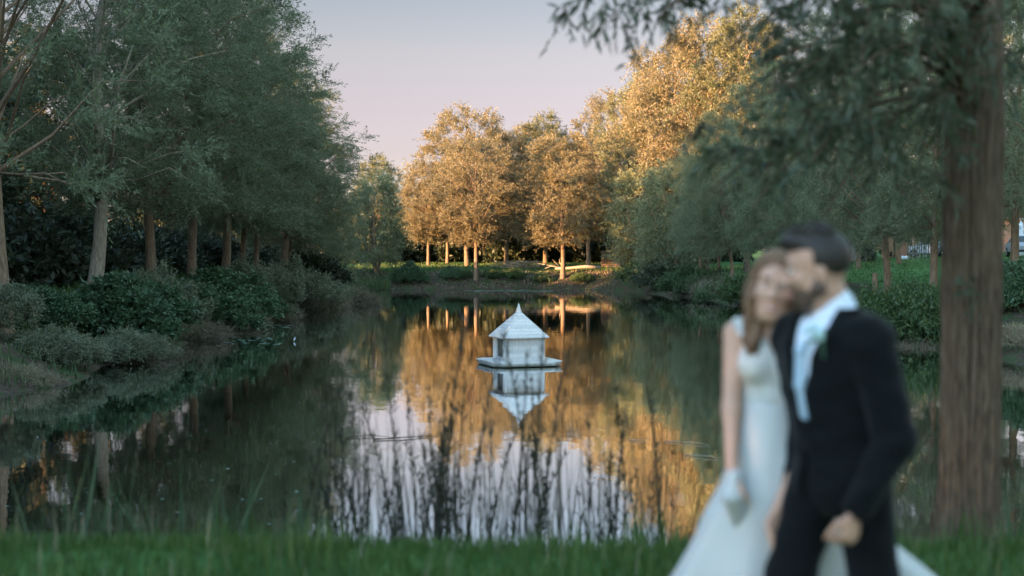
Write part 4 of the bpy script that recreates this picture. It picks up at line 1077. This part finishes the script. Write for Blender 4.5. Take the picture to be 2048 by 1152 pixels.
def head(sd, c, f, l, u, s=1.0, fem=False):
    A = np.array([f, l, u]); P = lambda a, b, d: c+s*(a*f+b*l+d*u)
    sd.ell(P(-.012, 0, .035), np.array([.098, .078, .098])*s, A, .02)      # skull
    sd.ell(P(.030, 0, -.045), np.array([.062, .060, .078])*s, A, .03)      # face
    sd.ell(P(.052, 0, -.098), np.array([.030, .030, .024])*s, A, .03)      # chin
    for b in (-1, 1):
        sd.cone(P(-.005, b*.056, -.055), P(.045, b*.028, -.095), .022*s, .02*s, .03)     # jaw
        sd.ell(P(.062, b*.040, -.022), np.array([.022, .024, .020])*s, A, .02)   # cheek
        sd.ell(P(-.012, b*.079, -.012), np.array([.017, .007, .027])*s, A, .008)   # ear
        sd.ell(P(-.008, b*.088, -.010), np.array([.010, .006, .018])*s, A, .004, True)
        sd.ell(P(.090, b*.033, .012), np.array([.014, .018, .011])*s, A, .012, True)   # eye socket
    sd.cone(P(.078, -.035, .032), P(.078, .035, .032), .013*s, .013*s, .015)     # brow ridge
    sd.chain([P(.086, 0, .012), P(.108, 0, -.026)], [.009*s, .013*s], .012)          # nose
    for b in (-1, 1): sd.ell(P(.098, b*.012, -.030), np.array([.012, .009, .008])*s, A, .006)
    sd.cone(P(.084, -.018, -.062), P(.084, .018, -.062), .008*s, .008*s, .008)       # lips
    sd.cone(P(.082, -.014, -.074), P(.082, .014, -.074), .009*s, .009*s, .008)
    sd.cone(P(.097, -.026, -.068), P(.097, .026, -.068), .003*s, .003*s, .004, True)
    return P

def hand(sd, w, d, n_, t_, curl=.5, s=1.0, k=.006):
    """w wrist, d direction of the fingers, n_ palm normal, t_ towards the thumb side"""
    d, t_ = nv(d), nv(t_); n_ = nv(n_); w = np.array(w, float)
    A = np.array([d, t_, n_])
    sd.ell(w+d*.048*s, np.array([.052, .040, .016])*s, A, .012)
    for i, (off, ln) in enumerate(((.028, .072), (.010, .080), (-.009, .074), (-.027, .058))):
        p = w+d*(.082-.004*abs(i-1))*s+t_*off*s; a = curl*.6; pts = [w+d*.05*s+t_*off*.8*s, p]
        for j, q in enumerate((.45, .32, .25)):
            a += curl*(.5 if j else .25); p = p+(d*math.cos(a)+n_*math.sin(a))*ln*q*s; pts.append(p)
        sd.chain(pts, [.0095*s, .0095*s, .0088*s, .0080*s, .0070*s], k)
    b = w+d*.022*s+t_*.026*s
    sd.chain([b, b+(d*.6+t_*.75+n_*.25)*.036*s, b+(d*.6+t_*.75+n_*.25)*.036*s+(d*.9+t_*.2+n_*.45)*.030*s, b+(d*.6+t_*.75+n_*.25)*.036*s+(d*.9+n_*.6)*.055*s], [.015*s, .0115*s, .0100*s, .008*s], k)

def face_bits(parent, P, f, l, u, s=1.0, smile=False):
    A = np.array([f, l, u]); ang = None
    for b in (-1, 1):
        for nm, mat, c, r in (('eye', 'eyewhite', (.0785, .032, .010), .0115), ('iris', 'eye', (.0885, .032, .010), .0062)):
            sd = SDF(P(*[c[0], b*c[1], c[2]])-.02, P(*[c[0], b*c[1], c[2]])+.02, .0025); sd.ell(P(c[0], b*c[1], c[2]), np.array([r, r, r*(.5 if nm == 'eye' else .72)])*s, A, .002)
            link(nm, sd.mesh(nm, M[mat]), parent)
        sd = SDF(P(.09, b*.034, .032)-.04, P(.09, b*.034, .032)+.04, .003); sd.chain([P(.093, b*.018, .034), P(.090, b*.036, .038), P(.078, b*.052, .030)], [.003*s, .0035*s, .002*s], .003)
        link('eyebrow', sd.mesh('eyebrow', M['brow']), parent)
    sd = SDF(P(.09, 0, -.066)-.05, P(.09, 0, -.066)+.05, .003)
    sd.chain([P(.081, -.031, -.057), P(.0935, 0, -.063), P(.081, .031, -.057)], [.004*s, .0062*s, .004*s], .003)
    sd.chain([P(.081, -.029, -.060), P(.0925, 0, -.078), P(.081, .029, -.060)], [.004*s, .0066*s, .004*s], .003)
    link('lips', sd.mesh('lips', M['lips']), parent)
    if smile:
        sd = SDF(P(.09, 0, -.068)-.04, P(.09, 0, -.068)+.04, .003); sd.chain([P(.086, -.022, -.063), P(.0945, 0, -.070), P(.086, .022, -.063)], [.003*s, .0045*s, .003*s], .002)
        link('teeth', sd.mesh('teeth', M['teeth']), parent)

def groom():
    OY = 4.85; OX = 1.12; g = gz(OX, OY)
    v = lambda x, y, z: np.array([x-OX, y, z])
    root = link('person', None); 
    F, Lf, U = frame((-.85, -.5, 0))
    pel, wai, che, nek = v(1.125, 0, .93), v(1.10, 0, 1.08), v(1.085, 0, 1.25), v(1.115, 0, 1.425)
    hc = v(1.035, 0, 1.575); hf, hl, hu = frame((-.97, .14, -.10), (-.10, .02, 1))
    ls, rs = che+Lf*.192+U*.098, che-Lf*.185+U*.098
    le, lw = v(1.255, -.21, 1.03), v(1.115, -.26, .80)
    re, rw = v(1.055, .21, 1.03), v(.995, .19, .80)
    lh, rh = pel+Lf*.09-U*.02, pel-Lf*.09-U*.02
    rk, ra = v(.965, .05, .52), v(.87, -.02, .10)
    lk, la = v(1.225, -.09, .49), v(1.39, -.03, .13)
    lo, hi = (-.50, -.50, -.02), (.55, .45, 1.74)
    sd = SDF(lo, hi, .0065)
    A = np.array([F, Lf, U])
    sd.ell(che, (.115, .165, .20), A, .04); sd.ell(wai, (.105, .145, .16), A, .05); sd.ell(pel, (.11, .16, .13), A, .05)
    sd.cone(ls-Lf*.03, rs+Lf*.03, .06, .06, .05)
    sd.chain([nek-U*.06, nek+(hc-nek)*.5, hc-hu*.03], [.068, .058, .058], .03)
    for a, b, c in ((ls, le, lw), (rs, re, rw)): sd.chain([a, b, c], [.052, .042, .028], .025)
    for a, b, c in ((lh, lk, la), (rh, rk, ra)): sd.chain([a, b, c], [.088, .056, .038], .03)
    P = head(sd, hc, hf, hl, hu, 1.05)
    hand(sd, lw+nv(lw-le)*.01, (-.30, -.10, -1), (-.5, .85, 0), (-.85, -.5, .2), 1.25, 1.0)
    hand(sd, rw, (-.1, -.25, -1), (-.2, .9, 0), (-.9, -.2, 0), .7, 1.0)
    for a, ff in ((ra, (-.93, -.3, 0)), (la, (-.85, -.3, -.45))): sd.cone(a-U*.05, a+nv(ff)*.16-U*.06, .036, .03, .02)
    bd = link('body', sd.mesh('body', M['skin']), root)
    face_bits(root, P, hf, hl, hu, 1.05)
    # hair: short sides, fuller top swept up
    sh = SDF(hc-.2, hc+.22, .005); HA = np.array([hf, hl, hu])
    sh.ell(P(-.018, 0, .044), np.array([.103, .0815, .097])*1.05, HA, .01); sh.ell(P(.020, 0, .104), np.array([.080, .058, .036])*1.05, HA, .02); sh.ell(P(.066, 0, .100), np.array([.034, .046, .026])*1.05, HA, .02)
    sh.fn(lambda Q: np.maximum(((Q-P(.012, 0, 0))@hf*-1), ((Q-P(0, 0, .070))@hu)), hc-.25, hc+.25, .01, True)       # clear of the face
    sh.fn(lambda Q: ((Q-P(0, 0, -.045))@hu)+.35*((Q-P(0, 0, 0))@hf), hc-.25, hc+.25, .01, True)
    for q in range(16): 
        a = np.array([.05-.008*q, .055*math.sin(q*2.4), .125]); sh.cone(P(*a), P(a[0]+.03, a[1]*1.05, .150+.006*math.sin(q*5)), .012, .006, .008)
    link('hair', sh.mesh('hair', M['hair_dark']), root)
    sb = SDF(hc-.2, hc+.2, .005)
    sb.ell(P(.029, 0, -.050), np.array([.0645, .0625, .079])*1.05, HA, .02); sb.ell(P(.050, 0, -.098), np.array([.033, .034, .029])*1.05, HA, .03)
    for b_ in (-1, 1): sb.chain([P(-.004, b_*.070, .0), P(-.003, b_*.060, -.055), P(.045, b_*.030, -.098)], [.008, .022, .023], .02)
    sb.fn(lambda Q: -((Q-P(.09, 0, -.040))@hu)+.35*np.abs((Q-P(.09, 0, 0))@hf)-.0, hc-.25, hc+.25, .008, True)
    sb.ell(P(.095, 0, -.067), (.02, .030, .013), HA, .006, True)
    link('beard', sb.mesh('beard', M['beard']), root)
    # shirt with collar, tie
    ss = SDF(lo, hi, .008)
    ss.ell(che, (.124, .172, .20), A, .04); ss.ell(wai, (.113, .15, .16), A, .05); ss.cone(ls-Lf*.05, rs+Lf*.05, .062, .062, .05)
    ss.chain([nek-U*.05, nek+(hc-nek)*.22], [.082, .070], .02)
    ss.fn(lambda Q: ((Q-nek-U*.045)@nv(hu*1.0+F*-.45)), nek-.3, nek+.3, .006, False) if False else None
    link('shirt', ss.mesh('shirt', M['shirt']), root)
    # collar: two folded points round the neck
    th = np.linspace(-2.7, 2.7, 30); V = []; c0 = nek+(hc-nek)*.22
    for a in th:
        dirv = F*math.cos(a)+Lf*math.sin(a); fr = .5+.5*math.cos(a)
        V += [c0+dirv*.066+U*(.030-.030*fr), c0+dirv*(.082+.012*fr)-U*(.018+.05*fr**3), c0+dirv*(.078+.012*fr)-U*(.020+.05*fr**3), c0+dirv*.060+U*(.026-.030*fr)]
    Q = [(i*4+j, i*4+(j+1) % 4, (i+1)*4+(j+1) % 4, (i+1)*4+j) for i in range(29) for j in range(4)]
    link('collar', mesh_np('collar', V, Q, M['shirt'], True), root)
    tt = SDF(lo, hi, .006); fc = nek+F*.088-U*.045
    tt.ell(fc, (.018, .024, .022), A, .01)
    pts = [fc-U*.02, che+F*.136+U*.06, che+F*.136-U*.06, wai+F*.125-U*.0]
    for a, b in zip(pts[:-1], pts[1:]):
        for o_ in (-.6, 0, .6): tt.cone(a+Lf*.012*o_, b+Lf*.022*o_, .009, .010, .010)
    link('tie', tt.mesh('tie', M['tie']), root)
    # jacket
    sj = SDF((-.50, -.50, .60), (.55, .45, 1.56), .0065)
    sj.ell(che+U*.01, (.140, .188, .21), A, .05); sj.ell(wai, (.132, .170, .17), A, .06); sj.ell(pel-U*.02, (.138, .184, .17), A, .06)
    sj.ell(pel-U*.10, (.142, .190, .14), A, .05)
    sj.cone(ls-Lf*.03+U*.005, rs+Lf*.03+U*.005, .072, .072, .07); sj.cone(ls, nek+Lf*.05-U*.02, .060, .045, .06)
    sj.chain([ls, le, lw+(le-lw)*.08], [.080, .066, .050], .03); sj.chain([rs, re, rw+(re-rw)*.05], [.080, .066, .050], .03)
    sj.fn(lambda Q: (.765-.03*((Q-pel)@F)/.1*0-Q[..., 2])*-1 if False else Q[..., 2]-.755, (-.25, -.22, .55), (.2, .22, .9), .01, True)
    bt = wai[2]+.085; tp = nek[2]+.03
    def vee(Q):
        t = np.clip((Q[..., 2]-bt)/(tp-bt), 0, 1.2); lat = np.abs((Q-che)@Lf); fw = (Q-che)@F
        return np.maximum.reduce([lat-(.012+.088*t), .02-fw, bt-Q[..., 2]])
    sj.fn(vee, (-.5, -.5, 1.0), (.5, .45, 1.6), .006, True)
    sj.ell(nek+U*.045+F*.015, (.092, .088, .075), A, .01, True)
    hem = lambda Q: np.maximum.reduce([np.abs((Q-pel)@Lf+.02)-.05*np.clip((.98-Q[..., 2])/.2, 0, 1), .05-((Q-pel)@F), Q[..., 2]-.97])
    sj.fn(hem, (-.5, -.5, .6), (.5, .45, 1.0), .006, True)
    # cloth creases at elbows and waist
    Z = sj.lo[2]+sj.h*np.arange(sj.n[2]); XX = sj.lo[0]+sj.h*np.arange(sj.n[0]); YY = sj.lo[1]+sj.h*np.arange(sj.n[1])
    sj.F += (.0028*np.sin(Z*70)[None, None, :]*np.sin(XX*31+1)[:, None, None]+.003*np.sin(Z*37)[None, None, :]*np.sin(YY*45)[None, :, None]).astype(np.float32)
    link('suit_jacket', sj.mesh('suit_jacket', M['suit']), root)
    # lapels: folded strips standing proud along the opening
    for s_ in (-1, 1):
        V = []; n_ = 12
        for i in range(n_):
            t = i/(n_-1); z_ = bt+(tp-bt)*t; wd = .012+.062*math.sin(PI*min(1, t*.72+.04))
            inn = .012+.086*t; base = np.array([0, 0, z_])+np.array([*(wai*(1-t)+nek*t)[:2], 0])
            dep = .145-.012*t-.040*t**3
            for lat, dd in ((inn, .004), (inn+wd, -.012-.03*t), (inn+wd, -.024-.03*t), (inn, -.012)): V.append(base+Lf*s_*lat+F*(dep+dd))
        Q = [(i*4+j, i*4+(j+1) % 4, (i+1)*4+(j+1) % 4, (i+1)*4+j) for i in range(n_-1) for j in range(4)]
        link('lapel', mesh_np('lapel', V, Q, M['suit'], True), root)
    for q in range(2):
        MB().tube([wai+F*(.134-.004*q)-U*(.01+.09*q)+Lf*.012, wai+F*(.142-.004*q)-U*(.01+.09*q)+Lf*.012], [.010, .009], 10).obj('button', M['suit_dark'], root)
    st = SDF(lo, hi, .0075)
    st.ell(pel-U*.02, (.122, .168, .13), A, .04)
    for a, b, c in ((lh, lk, la), (rh, rk, ra)): st.chain([a, b, c-U*.03], [.104, .082, .072], .04)
    st.F += (.003*np.sin((st.lo[2]+st.h*np.arange(st.n[2]))*42)[None, None, :]*np.sin((st.lo[0]+st.h*np.arange(st.n[0]))*40)[:, None, None]).astype(np.float32)
    link('trousers', st.mesh('trousers', M['suit']), root)
    for c, e in ((lw, le), (rw, re)):
        d = nv(c-e); MB().tube([c-d*.045, c-d*.005, c+d*.006], [.043, .041, .037], 14).obj('shirt_cuff', M['shirt'], root, smooth=True)
    for a, ff in ((ra, (-.93, -.3, 0)), (la, (-.85, -.3, -.42))):
        so = SDF(a-.34, a+.34, .008); ff = nv(ff)
        so.chain([a-U*.045-ff*.05, a-U*.05+ff*.08, a-U*.068+ff*.19], [.050, .046, .034], .03); so.cone(a-U*.05, a+U*.0, .048, .046, .03)
        link('shoe', so.mesh('shoe', M['shoe']), root)
    # boutonniere on the lapel
    bc = che+Lf*.098+F*.128+U*.115
    fl = SDF(bc-.09, bc+.09, .004); r = np.random.default_rng(2)
    for q in range(9): fl.ell(bc+r.normal(0, .014, 3)+F*.012, (.015, .013, .012), None, .004)
    bo = link('boutonniere', fl.mesh('boutonniere', M['flower']), root)
    sg = MB(); sg.tube([bc-U*.015, bc-U*.075+Lf*.012], [.006, .004], 6)
    for q in range(5):
        e_ = bc+np.array([r.normal(0, .035), r.normal(0, .02), r.uniform(-.05, .05)])+F*.012; sg.tube([bc+F*.006, (bc+e_)/2+F*.012, e_], [.003, .010, .002], 5)
    sg.obj('sprig', M['stemgreen'], bo, smooth=True)
    root.location = (OX, OY, g)
    tag(root, 'bearded man in a dark suit leaning his face to the woman in white', 'person', 'couple walking by the pond')
groom()

def bride():
    OX, OY = .955, 5.15; g = gz(OX, OY)
    v = lambda x, y, z: np.array([x-OX, y, z])
    root = link('person', None)
    F, Lf, U = frame((-.22, -.97, 0))
    pel, wai, che, nek = v(.96, 0, .90), v(.955, 0, 1.07), v(.957, 0, 1.22), v(.955, 0, 1.345)
    hf, hl, hu = frame((-.16, -.98, -.02), (.13, 0, 1)); hc = v(.938, -.05, 1.475)
    ls, rs = che+Lf*.150+U*.095, che-Lf*.150+U*.095
    re, rw = v(.792, -.03, 1.045), v(.778, -.13, .855)
    le, lw = v(1.075, -.08, .955), v(.930, -.19, .725)
    lh, rh = pel+Lf*.085, pel-Lf*.085
    lk, la, rk, ra = v(1.0, .06, .48), v(1.03, .10, .09), v(.93, .03, .48), v(.92, .02, .08)
    sd = SDF((-.36, -.42, -.02), (.36, .34, 1.66), .006)
    A = np.array([F, Lf, U])
    sd.ell(che, (.090, .130, .15), A, .04); sd.ell(wai, (.080, .108, .14), A, .05); sd.ell(pel, (.105, .150, .13), A, .05)
    for s_ in (-1, 1): sd.ell(che+F*.062+Lf*s_*.065-U*.015, (.055, .058, .058), A, .03)
    sd.cone(ls-Lf*.03, rs+Lf*.03, .040, .040, .05)
    sd.chain([nek-U*.05, nek+U*.03, hc-hu*.05], [.055, .047, .046], .03)
    for a, b, c in ((ls, le, lw), (rs, re, rw)): sd.chain([a, b, c], [.040, .033, .022], .025)
    for a, b, c in ((lh, lk, la), (rh, rk, ra)): sd.chain([a, b, c], [.080, .05, .033], .03); sd.cone(c-U*.04, c-U*.05+F*.15, .032, .025, .02)
    P = head(sd, hc, hf, hl, hu, .96, True)
    hand(sd, rw, (.0, -.25, -1), (.9, .2, 0), (.2, -.9, -.2), .8, .9)
    hand(sd, lw, (-.12, -.22, -1), (.55, -.75, 0), (-.8, -.5, 0), .35, .95)
    link('body', sd.mesh('body', M['skin_f']), root)
    face_bits(root, P, hf, hl, hu, .96, True)
    # long wavy hair over both shoulders
    sh = SDF(hc+np.array([-.24, -.24, -.42]), hc+np.array([.24, .24, .18]), .0055); HA = np.array([hf, hl, hu])
    sh.ell(P(-.022, 0, .044), np.array([.102, .082, .096]), HA, .02)
    sh.ell(P(-.045, 0, -.03), np.array([.085, .095, .12]), HA, .03)
    sh.fn(lambda Q: np.maximum.reduce([.030-((Q-hc)@hf), np.abs((Q-hc)@hl)-.066, ((Q-hc)@hu)-.078+.35*np.abs((Q-hc)@hl)]), hc-.3, hc+.3, .012, True)
    r = np.random.default_rng(8)
    for s_ in (-1, 1):
        for q in range(11):
            a0 = P(-.06+.009*q, s_*((.064 if s_ < 0 else .072)+.006*math.sin(q)), .05-.012*q*.5); pts = [P(-.02+.006*q, s_*.04, .10), a0]; ph = r.uniform(0, 6)
            n_ = 7; ln = r.uniform(.22, .30)
            for i in range(1, n_+1):
                t = i/n_
                pts.append(a0-np.array([0, 0, ln*t])+hl*s_*(.012+.018*math.sin(ph+t*9))+hf*(.035*t+.012*math.cos(ph+t*8)))
            sh.chain(pts, list(np.linspace(.018, .016, len(pts)-2))+[.012, .005], .012)
    link('hair', sh.mesh('hair', M['hair_brown']), root)
    # bodice with sweetheart neckline and lace straps
    sb = SDF((-.30, -.30, .80), (.30, .30, 1.42), .006)
    sb.ell(che, (.100, .140, .16), A, .04); sb.ell(wai, (.089, .117, .15), A, .05); sb.ell(pel, (.115, .160, .14), A, .05)
    for s_ in (-1, 1): sb.ell(che+F*.066+Lf*s_*.065-U*.015, (.063, .066, .064), A, .03)
    def neckline(Q):
        lat = (Q-che)@Lf; fr = (Q-che)@F
        top = che[2]+.055+.030*np.abs(np.sin(np.clip(np.abs(lat)/.125, 0, 1)*PI))-.03*np.exp(-(lat/.02)**2)-.02*(fr < 0)
        return top-Q[..., 2]
    sb.fn(neckline, (-.4, -.4, 1.15), (.4, .4, 1.5), .004, True)
    sb.fn(lambda Q: Q[..., 2]-.90, (-.4, -.4, .7), (.4, .4, 1.0), .004, True)
    link('bodice', sb.mesh('bodice', M['lace']), root)
    for s_ in (-1, 1):
        q = SDF((-.30, -.30, 1.1), (.30, .30, 1.45), .005)
        c1 = che+F*.095+Lf*s_*.085+U*.06; c2 = che+F*.03+Lf*s_*.125+U*.135; c3 = che-F*.075+Lf*s_*.10+U*.04
        for o_ in (-1, 0, 1): q.chain([c1+Lf*o_*.014, c2+Lf*o_*.016, c3+Lf*o_*.014], [.012, .012, .010], .012)
        link('lace_strap', q.mesh('lace_strap', M['lace']), root)
    # skirt with train trailing to his far side
    zs = np.array([1.07, 1.00, .93, .86, .78, .68, .58, .48, .40, .28, .15, .03])
    Lx = np.interp(zs[::-1], [0, .2, .42, .585, .70, .785, .91, 1.06], [.40, .50, .60, .68, .722, .768, .800, .838])[::-1]-OX
    Rx = np.interp(zs[::-1], [0, .2, .42, .585, .70, .785, .91, 1.06], [2.0, 1.78, 1.56, 1.36, 1.22, 1.135, 1.09, 1.065])[::-1]-OX
    fy = np.interp(zs[::-1], [0, .42, .785, 1.06], [-.20, -.17, -.135, -.10])[::-1]; by = np.interp(zs[::-1], [0, .42, .785, 1.06], [.80, .55, .22, .11])[::-1]
    n_ = 144; th = np.arange(n_)*2*PI/n_; V = []
    zs2 = np.linspace(0, len(zs)-1, 60); I_ = lambda a: np.interp(zs2, np.arange(len(zs)), a)
    for z_, a, b, c, d in zip(I_(zs), I_(Lx), I_(Rx), I_(fy), I_(by)):
        t = np.clip((1.0-z_)/1.0, 0, 1)
        fold = 1+.095*t*np.sin(th*9+2.2*t+.8*np.sin(th*2))+.035*t*np.sin(th*17+1-3*t)
        x = (a+b)/2+(b-a)/2*np.cos(th)*fold; y = np.where(np.sin(th) < 0, c, d)*np.abs(np.sin(th))*fold
        V.append(np.stack([x, y, np.full(n_, z_)], -1))
    m_ = len(V); V = np.concatenate(V); i, j = np.meshgrid(np.arange(m_-1), np.arange(n_), indexing='ij'); k = (j+1) % n_
    Q = np.stack([i*n_+k, i*n_+j, (i+1)*n_+j, (i+1)*n_+k], -1).reshape(-1, 4)
    sk = link('skirt', mesh_np('skirt', V, Q, M['satin'], True), root)
    so = sk.modifiers.new('thickness', 'SOLIDIFY'); so.thickness = .004
    # gathered handful of skirt held up in her right hand
    gh = SDF(rw+np.array([-.15, -.18, -.42]), rw+np.array([.16, .18, .05]), .006)
    for q in range(7):
        o_ = np.array([.02*math.sin(q*2.1), .025*math.cos(q*1.7), 0]); gh.chain([rw+np.array([.008, -.025, -.02])+o_*.6, rw+np.array([.008, -.02, -.09])+o_*1.2, rw+np.array([.05, .07, -.20])+o_*1.5], [.013, .022, .012], .02)
    link('gathered_fold', gh.mesh('gathered_fold', M['satin']), root)
    root.location = (OX, OY, g); root.scale = (1, 1, 1.028)
    tag(root, 'smiling woman with long brown hair in a white lace wedding dress', 'person', 'couple walking by the pond')
bride()
